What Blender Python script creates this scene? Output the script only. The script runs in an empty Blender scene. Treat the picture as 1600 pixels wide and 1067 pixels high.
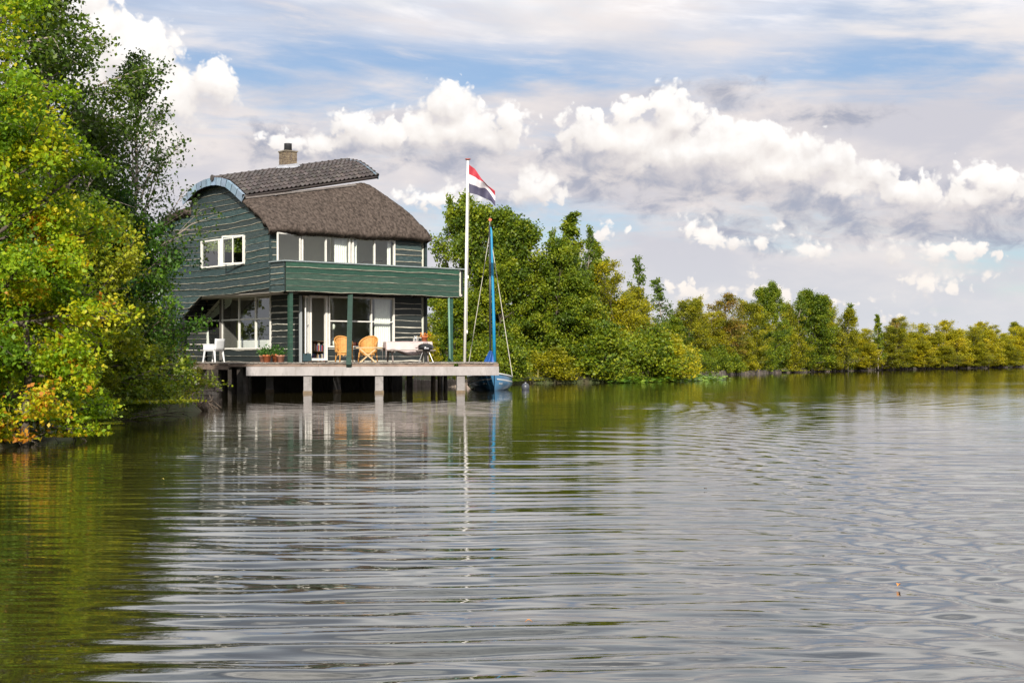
import bpy, math, random
import numpy as np
from mathutils import Vector, Matrix, noise as mn

random.seed(7)
sc = bpy.context.scene
C = bpy.context.collection
R = math.radians
PI = math.pi

# ---------------------------------------------------------------- camera, sky, sun, exposure
F, HY, CX, HC = 2200.0, 558.0, 800.0, 1.27          # focal length in photo pixels, horizon row, centre column, eye height
cam = bpy.data.objects.new('camera', bpy.data.cameras.new('camera'))
C.objects.link(cam); sc.camera = cam
cam.location = (0, 0, HC); cam.rotation_euler = (R(90), 0, 0)
cam.data.sensor_width = 36.0; cam.data.lens = 36.0 * F / 1600.0
cam.data.shift_y = (HY - 533.5) / 1600.0
cam.data.clip_start = 0.1; cam.data.clip_end = 6000

SUN_EL, SUN_AZ = R(29), R(181)                       # azimuth clockwise from +Y (view direction): behind the camera, a little right
sd = Vector((math.sin(SUN_AZ) * math.cos(SUN_EL), math.cos(SUN_AZ) * math.cos(SUN_EL), math.sin(SUN_EL)))
sl = bpy.data.lights.new('sun', 'SUN'); sl.energy = 5.0; sl.angle = R(0.8); sl.color = (1.0, 0.93, 0.82)
so = bpy.data.objects.new('sun', sl); C.objects.link(so)
so.rotation_euler = sd.to_track_quat('Z', 'Y').to_euler(); so.location = (20, -40, 40)

vs = sc.view_settings
vs.view_transform = 'Standard'; vs.look = 'None'; vs.exposure = 0.45; vs.gamma = 1.0; vs.use_curve_mapping = False

class NT:
    """small wrapper to write node trees as expressions"""
    def __init__(s, nt): s.nt = nt; s.x = 0
    def n(s, t, **k):
        nd = s.nt.nodes.new(t); s.x += 30; nd.location = (s.x, 0)
        for a, b in k.items(): setattr(nd, a, b)
        return nd
    def set(s, nd, idx, v):
        if isinstance(v, bpy.types.NodeSocket): s.nt.links.new(v, nd.inputs[idx])
        elif v is not None: nd.inputs[idx].default_value = v
    def m(s, op, a, b=None, c=None, clamp=False):
        nd = s.n('ShaderNodeMath', operation=op, use_clamp=clamp)
        s.set(nd, 0, a); s.set(nd, 1, b); s.set(nd, 2, c); return nd.outputs[0]
    def v(s, op, a, b=None, c=None, out=0):
        nd = s.n('ShaderNodeVectorMath', operation=op)
        s.set(nd, 0, a); s.set(nd, 1, b); s.set(nd, 2, c); return nd.outputs[out]
    def ss(s, x, a, b, lo=0.0, hi=1.0):
        nd = s.n('ShaderNodeMapRange', interpolation_type='SMOOTHSTEP')
        for i, q in enumerate((x, a, b, lo, hi)): s.set(nd, i, q)
        return nd.outputs[0]
    def mix(s, f, a, b, bt='MIX'):
        nd = s.n('ShaderNodeMix', data_type='RGBA', blend_type=bt)
        s.set(nd, 0, f); s.set(nd, 6, a); s.set(nd, 7, b); return nd.outputs[2]
    def noise(s, vec, scale, detail=3.0, rough=0.5, dist=0.0):
        nd = s.n('ShaderNodeTexNoise')
        s.set(nd, 'Vector', vec); s.set(nd, 'Scale', scale); s.set(nd, 'Detail', detail); s.set(nd, 'Roughness', rough); s.set(nd, 'Distortion', dist)
        return nd
    def comb(s, x, y, z=0.0):
        nd = s.n('ShaderNodeCombineXYZ'); s.set(nd, 0, x); s.set(nd, 1, y); s.set(nd, 2, z); return nd.outputs[0]

def build_world():
    w = bpy.data.worlds.new('World'); sc.world = w; w.use_nodes = True
    w.node_tree.nodes.clear(); g = NT(w.node_tree)
    tc = g.n('ShaderNodeTexCoord').outputs['Generated']
    sp = g.n('ShaderNodeSeparateXYZ'); g.set(sp, 0, tc)
    x, y, z = sp.outputs
    sky = g.n('ShaderNodeTexSky', sky_type='NISHITA', sun_disc=False)
    sky.sun_elevation = SUN_EL; sky.sun_rotation = SUN_AZ; sky.altitude = 0; sky.air_density = 1.0; sky.dust_density = 0.6; sky.ozone_density = 2.0
    blue = g.mix(1.0, sky.outputs[0], (0.062, 0.069, 0.078, 1), 'MULTIPLY')
    az = g.m('ARCTAN2', x, y)
    hyp = g.m('SQRT', g.m('ADD', g.m('MULTIPLY', x, x), g.m('MULTIPLY', y, y)))
    el = g.m('ARCTAN2', z, hyp)
    X = g.m('MULTIPLY', az, 22.0); Y = g.m('MULTIPLY', el, 22.0)
    P = g.comb(X, Y, 0.0)
    def cv(px, py):
        a = math.atan((px - CX) / F); e = math.atan((HY - py) / F * math.cos(a)); return a * 22, e * 22
    # soft fields: sum of ellipses, each 1 in its middle and falling to 0 on its rim
    def field(P, blobs, k=0.25):
        acc = None
        for (px, py, rx, ry) in blobs:
            cx, cy = cv(px, py); ix, iy = 100.0 / rx, 100.0 / ry
            q = g.v('MULTIPLY_ADD', P, (ix, iy, 0), (-cx * ix, -cy * iy, 0))
            d = g.v('LENGTH', q, out=1)
            # distance to rim in sky units, roughly
            d = g.m('MULTIPLY_ADD', d, min(rx, ry) / 100.0, -min(rx, ry) / 100.0)
            acc = d if acc is None else g.m('SMOOTH_MIN', acc, d, k * 0.6)
        return acc
    # high streaks of cirrus and where they leave the blue open
    Yc = g.m('SUBTRACT', Y, g.m('MULTIPLY', g.m('MAXIMUM', g.m('SUBTRACT', Y, 5.6), 0.0), 0.80)); Xc = g.m('MULTIPLY', X, g.ss(el, 0.26, 0.9, 1.0, 0.35)); vh = g.noise(g.v('MULTIPLY', g.comb(Xc, Yc), (0.45, 0.9, 1)), 0.9, 2, 0.45, 0.2).outputs['Fac']
    tilt = g.comb(g.m('ADD', g.m('MULTIPLY', Xc, 0.17), g.m('MULTIPLY', Yc, -0.06)), g.m('ADD', g.m('MULTIPLY', Yc, 0.95), g.m('MULTIPLY', Xc, 0.09)), 3.1)
    st = g.noise(tilt, 1.25, 7, 0.58, 0.6).outputs['Fac']
    st2 = g.noise(tilt, 4.5, 5, 0.6, 0.3).outputs['Fac']
    openb = field(P, [(470, 95, 230, 55), (760, 120, 240, 40), (560, 165, 200, 35), (1150, 35, 200, 35), (1330, 90, 170, 35), (420, 20, 200, 12), (860, 82, 170, 30), (1560, 395, 60, 25), (1230, 345, 60, 15), (840, 345, 60, 10)], 0.4)
    ob = g.ss(g.m('ADD', openb, g.m('MULTIPLY_ADD', g.m('ADD', st, g.m('MULTIPLY', st2, 0.35)), 2.6, -1.75)), 0.45, -0.55)
    high = g.ss(el, 0.2, 0.5, 0.0, 1.0)
    gen = g.m('MULTIPLY', high, g.ss(g.m('ADD', st, g.m('MULTIPLY', st2, 0.2)), 0.68, 0.50, 0.0, 0.8))
    bl = g.m('MAXIMUM', g.m('MULTIPLY', ob, 0.85), gen)
    # veil colour: cool near the horizon, lilac-grey and cream higher up
    vn = g.noise(g.v('MULTIPLY', g.comb(X, Yc), (0.35, 0.9, 1)), 1.1, 5, 0.55, 0.3).outputs['Fac']
    veil = g.mix(g.ss(vn, 0.36, 0.66), (0.47, 0.465, 0.51, 1), (0.63, 0.585, 0.575, 1))
    veil = g.mix(g.ss(el, 0.0, 0.11, 0.75, 0.0), veil, (0.52, 0.54, 0.57, 1))
    veil = g.mix(g.ss(el, 0.17, 0.36, 0.0, 0.9), veil, g.mix(g.ss(vh, 0.38, 0.6), (0.80, 0.85, 0.88, 1), (1.35, 1.32, 1.28, 1)))
    col = g.mix(g.m('SUBTRACT', 1.0, bl), blue, veil)
    # warm white cap of thin cloud at top centre
    cap = field(P, [(960, 25, 230, 45), (1120, 70, 130, 28), (680, 35, 240, 18)], 0.4)
    cf = g.ss(g.m('ADD', cap, g.m('MULTIPLY_ADD', g.m('ADD', st, st2), 1.2, -1.2)), 0.25, -0.5, 0.0, 0.85)
    col = g.mix(cf, col, (0.66, 0.61, 0.595, 1))
    # dark soft undersides and rags
    rag = field(P, [(1230, 330, 130, 24), (1380, 352, 190, 20), (1130, 298, 190, 22), (650, 232, 150, 22), (760, 243, 70, 10), (1130, 145, 45, 14), (1305, 182, 45, 12), (450, 228, 70, 20), (1000, 262, 120, 38), (1520, 330, 110, 22), (1560, 355, 120, 14), (1240, 352, 60, 14)], 0.5)
    rn = g.noise(g.v('MULTIPLY', P, (0.6, 1.0, 1)), 2.4, 6, 0.6, 0.4).outputs['Fac']
    rf = g.ss(g.m('ADD', rag, g.m('MULTIPLY_ADD', rn, 1.2, -0.6)), 0.22, -0.25, 0.0, 0.88)
    col = g.mix(rf, col, g.mix(g.ss(rn, 0.35, 0.62), (0.28, 0.30, 0.375, 1), (0.50, 0.47, 0.475, 1)))
    # cumulus
    cum = [(205, 95, 80, 72), (150, 45, 60, 50), (255, 150, 70, 55), (335, 128, 42, 40), (110, 120, 90, 95), (190, 200, 110, 65), (110, 5, 60, 40),
           (703, 165, 42, 40), (735, 195, 60, 36), (560, 198, 48, 26), (620, 208, 80, 28), (660, 195, 45, 26), (790, 188, 32, 28), (765, 215, 75, 25), (500, 222, 60, 18),
           (1035, 165, 40, 28), (1060, 190, 45, 34), (985, 178, 40, 24), (925, 195, 45, 26), (990, 220, 110, 36), (1120, 215, 50, 34), (1128, 190, 24, 14), (1160, 225, 60, 32), (1205, 215, 36, 28),
           (1262, 228, 40, 24), (1290, 250, 44, 30), (1200, 262, 150, 34), (1080, 255, 110, 28), (1370, 270, 32, 28), (1410, 292, 70, 20), (1320, 290, 60, 22), (1505, 278, 40, 22), (1555, 282, 40, 24), (1500, 305, 90, 20), (1450, 282, 40, 14),
           (1100, 238, 190, 46), (950, 215, 80, 38), (1230, 262, 120, 34), (1420, 300, 110, 22), (700, 205, 110, 36), (835, 292, 36, 28), (850, 312, 42, 14), (700, 312, 48, 18), (655, 310, 22, 8), (1080, 352, 20, 18), (1100, 372, 26, 18), (1178, 376, 42, 16), (1240, 388, 36, 9),
           (1490, 390, 62, 12), (1450, 440, 34, 16), (1475, 452, 44, 9), (1515, 438, 26, 7), (945, 366, 22, 11), (1065, 450, 26, 14), (1100, 460, 30, 11), (1168, 424, 20, 6), (1405, 492, 24, 8), (1200, 455, 40, 10), (1300, 470, 50, 7)]
    def ful(Pq):
        d = field(Pq, cum, 0.16)
        n1 = g.noise(Pq, 1.7, 8, 0.56, 0.15)
        n2 = g.n('ShaderNodeTexVoronoi', feature='SMOOTH_F1'); g.set(n2, 'Vector', g.v('ADD', Pq, g.v('MULTIPLY', n1.outputs['Color'], (0.35, 0.35, 0)))); g.set(n2, 'Scale', 4.2); g.set(n2, 'Smoothness', 0.35); g.set(n2, 'Detail', 2.0)
        k = g.m('MULTIPLY_ADD', n1.outputs['Fac'], 0.50, -0.33)
        k = g.m('ADD', k, g.m('MULTIPLY_ADD', n2.outputs['Distance'], 0.30, -0.14))
        return g.m('ADD', d, k)
    f0 = ful(P)
    f1 = ful(g.v('ADD', P, (0.05, 0.16, 0)))
    fb0 = field(P, cum, 0.3); fb1 = field(g.v('ADD', P, (0.08, 0.30, 0)), cum, 0.3)
    dif = g.m('SUBTRACT', f1, f0); big = g.m('SUBTRACT', fb1, fb0)
    lit = g.ss(g.m('MULTIPLY_ADD', big, 0.75, g.m('MULTIPLY', dif, 0.55)), -0.10, 0.50)
    mid = g.ss(g.m('MULTIPLY_ADD', big, 0.75, g.m('MULTIPLY', dif, 0.55)), -0.30, 0.04)
    deep = g.ss(f0, 0.0, -0.5)
    wn = g.noise(P, 0.8, 3, 0.5).outputs['Fac']
    base = g.mix(g.ss(wn, 0.38, 0.62), (0.46, 0.44, 0.465, 1), (0.56, 0.52, 0.51, 1))
    white = g.mix(g.ss(el, 0.03, 0.12), (0.76, 0.70, 0.64, 1), (0.84, 0.82, 0.80, 1))
    cream = g.mix(g.ss(wn, 0.3, 0.65), (0.60, 0.565, 0.55, 1), (0.70, 0.66, 0.63, 1))
    ccol = g.mix(g.m('MULTIPLY', lit, g.ss(wn, 0.2, 0.5, 0.8, 1.0)), g.mix(mid, base, cream), white)
    soft = g.ss(vn, 0.35, 0.65, 0.03, 0.12)
    soft = g.m('ADD', soft, g.ss(big, -0.22, 0.05, 0.16, 0.0))
    cmask = g.ss(f0, soft, g.ss(big, -0.22, 0.05, -0.22, -0.05))
    low = g.ss(big, -0.28, 0.02, 0.55, 1.0)
    col = g.mix(g.m('MULTIPLY', cmask, low), col, ccol)
    # the rest of the sky, outside the view: scattered cumulus of the same kind
    on = g.noise(g.comb(X, g.m('MULTIPLY', Y, 1.8), 5.0), 0.23, 9, 0.55, 0.2).outputs['Fac']
    side = g.ss(g.m('ABSOLUTE', az), 0.42, 0.62)
    lowel = g.ss(el, 0.5, 0.25)
    oc = g.m('MULTIPLY', g.m('MULTIPLY', g.ss(on, 0.55, 0.63), side), lowel)
    col = g.mix(g.m('MULTIPLY', oc, 0.9), col, (0.70, 0.67, 0.66, 1))
    # below the horizon only the far ground colour
    col = g.mix(g.ss(z, -0.002, -0.02), col, (0.10, 0.11, 0.07, 1))
    bg = g.n('ShaderNodeBackground'); g.set(bg, 0, col); g.set(bg, 1, 1.0)
    out = g.n('ShaderNodeOutputWorld'); w.node_tree.links.new(bg.outputs[0], out.inputs[0])
    w.cycles.sampling_method = 'MANUAL'; w.cycles.sample_map_resolution = 512
build_world()
sc.cycles.max_bounces = 8; sc.cycles.transparent_max_bounces = 12; sc.cycles.glossy_bounces = 4; sc.cycles.diffuse_bounces = 3; sc.cycles.transmission_bounces = 6
sc.cycles.caustics_reflective = False; sc.cycles.caustics_refractive = False; sc.cycles.sample_clamp_indirect = 6.0

# ---------------------------------------------------------------- helpers
def at(px, py, Y): return Vector(((px - CX) / F * Y, Y, HC + (HY - py) / F * Y))
def tag(o, label=None, cat=None, group=None, kind=None):
    if label: o['label'] = label
    if cat: o['category'] = cat
    if group: o['group'] = group
    if kind: o['kind'] = kind
    return o
def thing(name, loc, rz=0.0, label=None, cat=None, group=None):
    o = bpy.data.objects.new(name, None); C.objects.link(o); o.empty_display_size = 0.2
    o.location = loc; o.rotation_euler = (0, 0, rz); return tag(o, label, cat, group)
KIDS = {}
def link(name, me, parent=None):
    o = bpy.data.objects.new(name, me); C.objects.link(o)
    if parent is not None: o.parent = parent; KIDS.setdefault(parent.name, []).append(o)
    return o
def copy_tree(root, loc, rz=0.0, scale=None, label=None, group=None):
    def cp(o, par):
        c = o.copy(); C.objects.link(c)
        if par is not None: c.parent = par; KIDS.setdefault(par.name, []).append(c)
        for ch in list(KIDS.get(o.name, [])): cp(ch, c)
        return c
    r = cp(root, None); r.location = loc; r.rotation_euler = (0, 0, rz)
    if scale: r.scale = scale
    if label: r['label'] = label
    if group: r['group'] = group
    return r

class MB:
    def __init__(s): s.v = []; s.f = []; s.mi = []; s.mats = []; s.cur = 0
    def mat(s, m):
        if m not in s.mats: s.mats.append(m)
        s.cur = s.mats.index(m); return s
    def add(s, vs_, fs):
        b = len(s.v); s.v += [tuple(p) for p in vs_]
        for f in fs: s.f.append(tuple(b + i for i in f)); s.mi.append(s.cur)
        return s
    def box(s, c, d, rz=0.0, rx=0.0, ry=0.0, taper=1.0):
        M = Matrix.Rotation(rz, 3, 'Z') @ Matrix.Rotation(ry, 3, 'Y') @ Matrix.Rotation(rx, 3, 'X'); c = Vector(c); vs_ = []
        for k in (-1, 1):
            t = taper if k > 0 else 1.0
            for a, b in ((-1, -1), (1, -1), (1, 1), (-1, 1)): vs_.append(c + M @ Vector((a * d[0] / 2 * t, b * d[1] / 2 * t, k * d[2] / 2)))
        return s.add(vs_, [(3, 2, 1, 0), (4, 5, 6, 7), (0, 1, 5, 4), (1, 2, 6, 5), (2, 3, 7, 6), (3, 0, 4, 7)])
    def bar(s, a, b, w, h=None):
        a = Vector(a); b = Vector(b); h = h or w; d = (b - a).normalized()
        up = Vector((0, 0, 1)) if abs(d.z) < 0.9 else Vector((1, 0, 0))
        x = d.cross(up).normalized(); y = x.cross(d).normalized(); vs_ = []
        for p in (a, b):
            for i, j in ((-1, -1), (1, -1), (1, 1), (-1, 1)): vs_.append(p + x * i * w / 2 + y * j * h / 2)
        return s.add(vs_, [(3, 2, 1, 0), (4, 5, 6, 7), (0, 1, 5, 4), (1, 2, 6, 5), (2, 3, 7, 6), (3, 0, 4, 7)])
    def tube(s, pts, rad, n=8, cap=True):
        pts = [Vector(p) for p in pts]
        if not isinstance(rad, (list, tuple)): rad = [rad] * len(pts)
        vs_ = []; fs = []
        for i, p in enumerate(pts):
            d = (pts[min(i + 1, len(pts) - 1)] - pts[max(i - 1, 0)]).normalized()
            up = Vector((0, 0, 1)) if abs(d.z) < 0.9 else Vector((0, 1, 0))
            x = d.cross(up).normalized(); y = x.cross(d).normalized()
            for k in range(n): a = 2 * PI * k / n; vs_.append(p + (x * math.cos(a) + y * math.sin(a)) * rad[i])
        for i in range(len(pts) - 1):
            for k in range(n): fs.append((i * n + k, i * n + (k + 1) % n, (i + 1) * n + (k + 1) % n, (i + 1) * n + k))
        if cap: fs.append(tuple(range(n))[::-1]); fs.append(tuple((len(pts) - 1) * n + k for k in range(n)))
        return s.add(vs_, fs)
    def lathe(s, prof, n=16, c=(0, 0, 0)):
        vs_ = []; fs = []
        for (r, z) in prof:
            for k in range(n): a = 2 * PI * k / n; vs_.append((c[0] + r * math.cos(a), c[1] + r * math.sin(a), c[2] + z))
        for i in range(len(prof) - 1):
            for k in range(n): fs.append((i * n + k, i * n + (k + 1) % n, (i + 1) * n + (k + 1) % n, (i + 1) * n + k))
        return s.add(vs_, fs)
    def grid(s, fn, nu, nv):
        vs_ = [fn(i / nu, j / nv) for j in range(nv + 1) for i in range(nu + 1)]
        return s.add(vs_, [(j * (nu + 1) + i, j * (nu + 1) + i + 1, (j + 1) * (nu + 1) + i + 1, (j + 1) * (nu + 1) + i) for j in range(nv) for i in range(nu)])
    def build(s, name, m=None, parent=None, smooth=False, bevel=0.0):
        me = bpy.data.meshes.new(name); me.from_pydata(s.v, [], s.f)
        for q in (s.mats or ([m] if m else [])): me.materials.append(q)
        if s.mats: me.polygons.foreach_set('material_index', s.mi)
        if smooth: me.polygons.foreach_set('use_smooth', [True] * len(me.polygons))
        me.update(); o = link(name, me, parent)
        if bevel: b = o.modifiers.new('b', 'BEVEL'); b.width = bevel; b.segments = 2; b.limit_method = 'ANGLE'
        return o

def fix(o, lim=40):
    return o
MATS = {}
def mat(name, col, rough=0.7, var=0.0, scale=6.0, bump=0.0, bscale=30.0, stretch=(1, 1, 1), spec=0.5, metal=0.0, col2=None, dirt=None, objvar=0.0, coat=0.0):
    """procedural material: base colour broken by two noises, optional dirt patches, bump and per-object variation"""
    if name in MATS: return MATS[name]
    m = bpy.data.materials.new(name); m.use_nodes = True; g = NT(m.node_tree)
    p = m.node_tree.nodes['Principled BSDF']; tc = g.n('ShaderNodeTexCoord').outputs['Object']
    v = g.v('MULTIPLY', tc, stretch)
    oi = g.n('ShaderNodeObjectInfo')
    v = g.v('ADD', v, g.comb(g.m('MULTIPLY', oi.outputs['Random'], 37.0), g.m('MULTIPLY', oi.outputs['Random'], 11.0)))
    n1 = g.noise(v, scale, 6, 0.6); n2 = g.noise(v, scale * 5.3, 4, 0.6)
    c = tuple(col) + (1,); c2 = tuple(col2 or [q * (1 - var) for q in col]) + (1,)
    base = g.mix(g.ss(n1.outputs['Fac'], 0.3, 0.7), c, c2)
    base = g.mix(g.m('MULTIPLY', g.ss(n2.outputs['Fac'], 0.45, 0.75), min(1.0, var * 1.2)), base, tuple(q * 0.5 for q in col) + (1,))
    if dirt: base = g.mix(g.ss(g.noise(v, scale * 1.7, 7, 0.65, 0.4).outputs['Fac'], 0.52, 0.68, 0, dirt[3]), base, tuple(dirt[:3]) + (1,))
    if objvar:
        hs = g.n('ShaderNodeHueSaturation'); g.set(hs, 'Color', base)
        g.set(hs, 'Value', g.m('MULTIPLY_ADD', oi.outputs['Random'], objvar * 2, 1 - objvar)); g.set(hs, 'Hue', g.m('MULTIPLY_ADD', g.m('FRACT', g.m('MULTIPLY', oi.outputs['Random'], 7.3)), 0.05 * min(1, objvar * 2), 0.5 - 0.025 * min(1, objvar * 2)))
        g.set(hs, 'Saturation', g.m('MULTIPLY_ADD', g.m('FRACT', g.m('MULTIPLY', oi.outputs['Random'], 13.7)), objvar, 1 - objvar * 0.6)); base = hs.outputs[0]
    g.set(p, 'Base Color', base); p.inputs['Roughness'].default_value = rough; p.inputs['Metallic'].default_value = metal
    p.inputs['Specular IOR Level'].default_value = spec; p.inputs['Coat Weight'].default_value = coat
    if bump:
        b = g.n('ShaderNodeBump'); g.set(b, 'Strength', bump); g.set(b, 'Distance', 0.02); g.set(b, 'Height', g.noise(v, bscale, 5, 0.65).outputs['Fac']); g.set(p, 'Normal', b.outputs[0])
    MATS[name] = m; return m

def leaf_mat(name, ramp, transl=0.35, pos=None, hue=0.0):
    m = bpy.data.materials.new(name); m.use_nodes = True; g = NT(m.node_tree); nt = m.node_tree
    p = nt.nodes['Principled BSDF']; out = nt.nodes['Material Output']
    a = g.n('ShaderNodeAttribute', attribute_name='tone')
    oi = g.n('ShaderNodeObjectInfo')
    cr = g.n('ShaderNodeValToRGB'); e = cr.color_ramp.elements
    while len(e) < len(ramp): e.new(0.5)
    for i, c in enumerate(ramp): e[i].position = (pos[i] if pos else i / (len(ramp) - 1)); e[i].color = tuple(c) + (1,)
    g.set(cr, 0, g.m('ADD', a.outputs['Fac'], g.m('MULTIPLY_ADD', oi.outputs['Random'], 0.16, -0.08)))
    g.set(p, 'Base Color', cr.outputs[0]); p.inputs['Roughness'].default_value = 0.5; p.inputs['Specular IOR Level'].default_value = 0.35
    t = g.n('ShaderNodeBsdfTranslucent'); g.set(t, 0, g.mix(1.0, cr.outputs[0], (1.5, 1.45, 0.75, 1), 'MULTIPLY'))
    mx = g.n('ShaderNodeMixShader'); g.set(mx, 0, transl); nt.links.new(p.outputs[0], mx.inputs[1]); nt.links.new(t.outputs[0], mx.inputs[2])
    nt.links.new(mx.outputs[0], out.inputs[0]); MATS[name] = m; return m

def glass_mat(name, tint=(0.9, 0.94, 0.92), boost=1.6, add=0.03):
    m = bpy.data.materials.new(name); m.use_nodes = True; g = NT(m.node_tree); nt = m.node_tree; nt.nodes.remove(nt.nodes['Principled BSDF'])
    out = nt.nodes['Material Output']; fr = g.n('ShaderNodeFresnel'); ge = g.n('ShaderNodeNewGeometry'); g.set(fr, 0, g.m('MULTIPLY_ADD', ge.outputs['Backfacing'], 0.6667 - 1.5, 1.5))
    t = g.n('ShaderNodeBsdfTransparent'); t.inputs[0].default_value = tint + (1,); q = g.n('ShaderNodeBsdfGlossy'); q.inputs['Roughness'].default_value = 0.01
    q.inputs[0].default_value = (0.95, 0.97, 1, 1)
    b = g.n('ShaderNodeBump'); g.set(b, 'Strength', 0.25); g.set(b, 'Distance', 0.01); g.set(b, 'Height', g.noise(g.n('ShaderNodeTexCoord').outputs['Object'], 2.0, 1).outputs['Fac']); g.set(q, 'Normal', b.outputs[0])
    mx = g.n('ShaderNodeMixShader'); g.set(mx, 0, g.m('MULTIPLY_ADD', fr.outputs[0], boost, add, True)); nt.links.new(t.outputs[0], mx.inputs[1]); nt.links.new(q.outputs[0], mx.inputs[2])
    nt.links.new(mx.outputs[0], out.inputs[0]); MATS[name] = m; return m
# ---------------------------------------------------------------- materials
M_edge = mat('bare_wood_edge', (0.33, 0.31, 0.245), 0.85, 0.35, 4, stretch=(1, 1, 1), dirt=(0.12, 0.11, 0.08, 0.5))
M_edge2 = mat('pale_worn_edge', (0.56, 0.53, 0.45), 0.85, 0.3, 4, dirt=(0.10, 0.09, 0.07, 0.6))
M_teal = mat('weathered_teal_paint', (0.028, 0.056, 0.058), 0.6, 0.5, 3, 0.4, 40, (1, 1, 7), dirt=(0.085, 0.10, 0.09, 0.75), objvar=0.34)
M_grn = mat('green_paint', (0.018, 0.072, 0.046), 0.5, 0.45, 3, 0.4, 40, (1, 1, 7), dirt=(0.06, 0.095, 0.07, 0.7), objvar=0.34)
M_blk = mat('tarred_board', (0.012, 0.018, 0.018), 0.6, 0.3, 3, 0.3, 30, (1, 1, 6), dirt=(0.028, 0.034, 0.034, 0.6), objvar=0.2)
M_back = mat('dark_backing', (0.012, 0.015, 0.014), 0.9)
M_white = mat('white_window_paint', (0.74, 0.72, 0.67), 0.45, 0.08, 5, dirt=(0.5, 0.47, 0.4, 0.3))
M_thatch = mat('old_thatch', (0.125, 0.098, 0.083), 0.95, 0.8, 6.5, 1.0, 26, (1.8, 1.0, 1.2), spec=0.1, dirt=(0.050, 0.038, 0.032, 0.8))
M_tile = mat('brown_concrete_tile', (0.075, 0.060, 0.058), 0.6, 0.35, 3, 0.2, 60, objvar=0.4, dirt=(0.06, 0.06, 0.035, 0.7))
M_zinc = mat('zinc_edging', (0.25, 0.35, 0.46), 0.4, 0.25, 4, metal=0.2, objvar=0.22)
M_lead = mat('lead_flashing', (0.40, 0.41, 0.45), 0.5, 0.25, 6, metal=0.2)
M_conc = mat('pale_concrete', (0.37, 0.345, 0.34), 0.85, 0.22, 2.5, 0.4, 40, (1, 1, .35), dirt=(0.22, 0.20, 0.185, 0.65))
M_pile = mat('concrete_pile', (0.29, 0.27, 0.265), 0.85, 0.3, 4, 0.4, 30, dirt=(0.15, 0.14, 0.13, 0.7))
M_wet = mat('wet_tide_mark', (0.16, 0.11, 0.06), 0.5, 0.4, 8)
M_deck = mat('grey_deck_plank', (0.27, 0.24, 0.21), 0.9, 0.35, 4, 0.5, 40, (1, 1, 1), dirt=(0.10, 0.085, 0.07, 0.6), objvar=0.2)
M_fasc = mat('peeling_fascia', (0.25, 0.18, 0.14), 0.9, 0.45, 3, 0.4, 30, (1, 1, 3), dirt=(0.14, 0.10, 0.08, 0.7))
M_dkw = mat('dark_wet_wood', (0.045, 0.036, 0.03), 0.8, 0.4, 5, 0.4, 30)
M_brnw = mat('brown_post_wood', (0.16, 0.12, 0.085), 0.85, 0.4, 5, 0.4, 30)
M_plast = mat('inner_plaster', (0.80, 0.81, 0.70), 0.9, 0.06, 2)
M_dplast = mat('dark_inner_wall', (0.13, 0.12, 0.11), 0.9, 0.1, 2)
M_soff = mat('soffit_white', (0.55, 0.50, 0.45), 0.8, 0.2, 4)
M_curt = mat('curtain_cloth', (0.86, 0.85, 0.80), 0.9, 0.1, 6)
M_glass = glass_mat('window_glass')
M_brick = None

# ---------------------------------------------------------------- the house
HD = 50.5; TH = math.atan2(2200.0, 2700.0)     # depth of the front corner, turn of the long facade from the x axis
Uv = Vector((math.cos(TH), math.sin(TH))); Vv = Vector((-math.sin(TH), math.cos(TH)))
C0 = Vector(((423 - CX) / F * HD, HD))
def onv(px, py, v):                              # point of a plane v = const (parallel to the balcony facade) -> (u, z)
    t = (px - CX) / F; B = C0 + Vv * v; u = (t * B.y - B.x) / (Uv.x - t * Uv.y); d = B.y + Uv.y * u
    return u, HC + (HY - py) / F * d
def onu(px, py, u):                              # point of a plane u = const (parallel to the gable) -> (v, z)
    t = (px - CX) / F; B = C0 + Uv * u; v = (t * B.y - B.x) / (Vv.x - t * Vv.y); d = B.y + Vv.y * v
    return v, HC + (HY - py) / F * d
DZ = 1.085                                       # deck top
house = thing('wooden_house', (C0.x, C0.y, 0), TH, 'handmade green timber house with thatched roof standing over the water behind its deck', 'house')

def PV(v0):  return lambda s_, z, o: (s_, v0 - o, z)          # outward is -v
def PU(u0):  return lambda s_, z, o: (u0 - o, s_, z)          # outward is -u
def PR(u0):  return lambda s_, z, o: (u0 + o, s_, z)          # outward is +u (far end)

def segs(s0, s1, ops, extra, step):
    b = {round(s0, 4), round(s1, 4)}
    n = max(1, int((s1 - s0) / step))
    for i in range(n): b.add(round(s0 + (s1 - s0) * i / n, 4))
    for o in ops: b.add(round(o[0], 4)); b.add(round(o[1], 4))
    for e in extra: b.add(round(e, 4))
    b = sorted(q for q in b if s0 - 1e-6 <= q <= s1 + 1e-6)
    return [q for i, q in enumerate(b) if i == 0 or q - b[i - 1] > 0.004]

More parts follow.
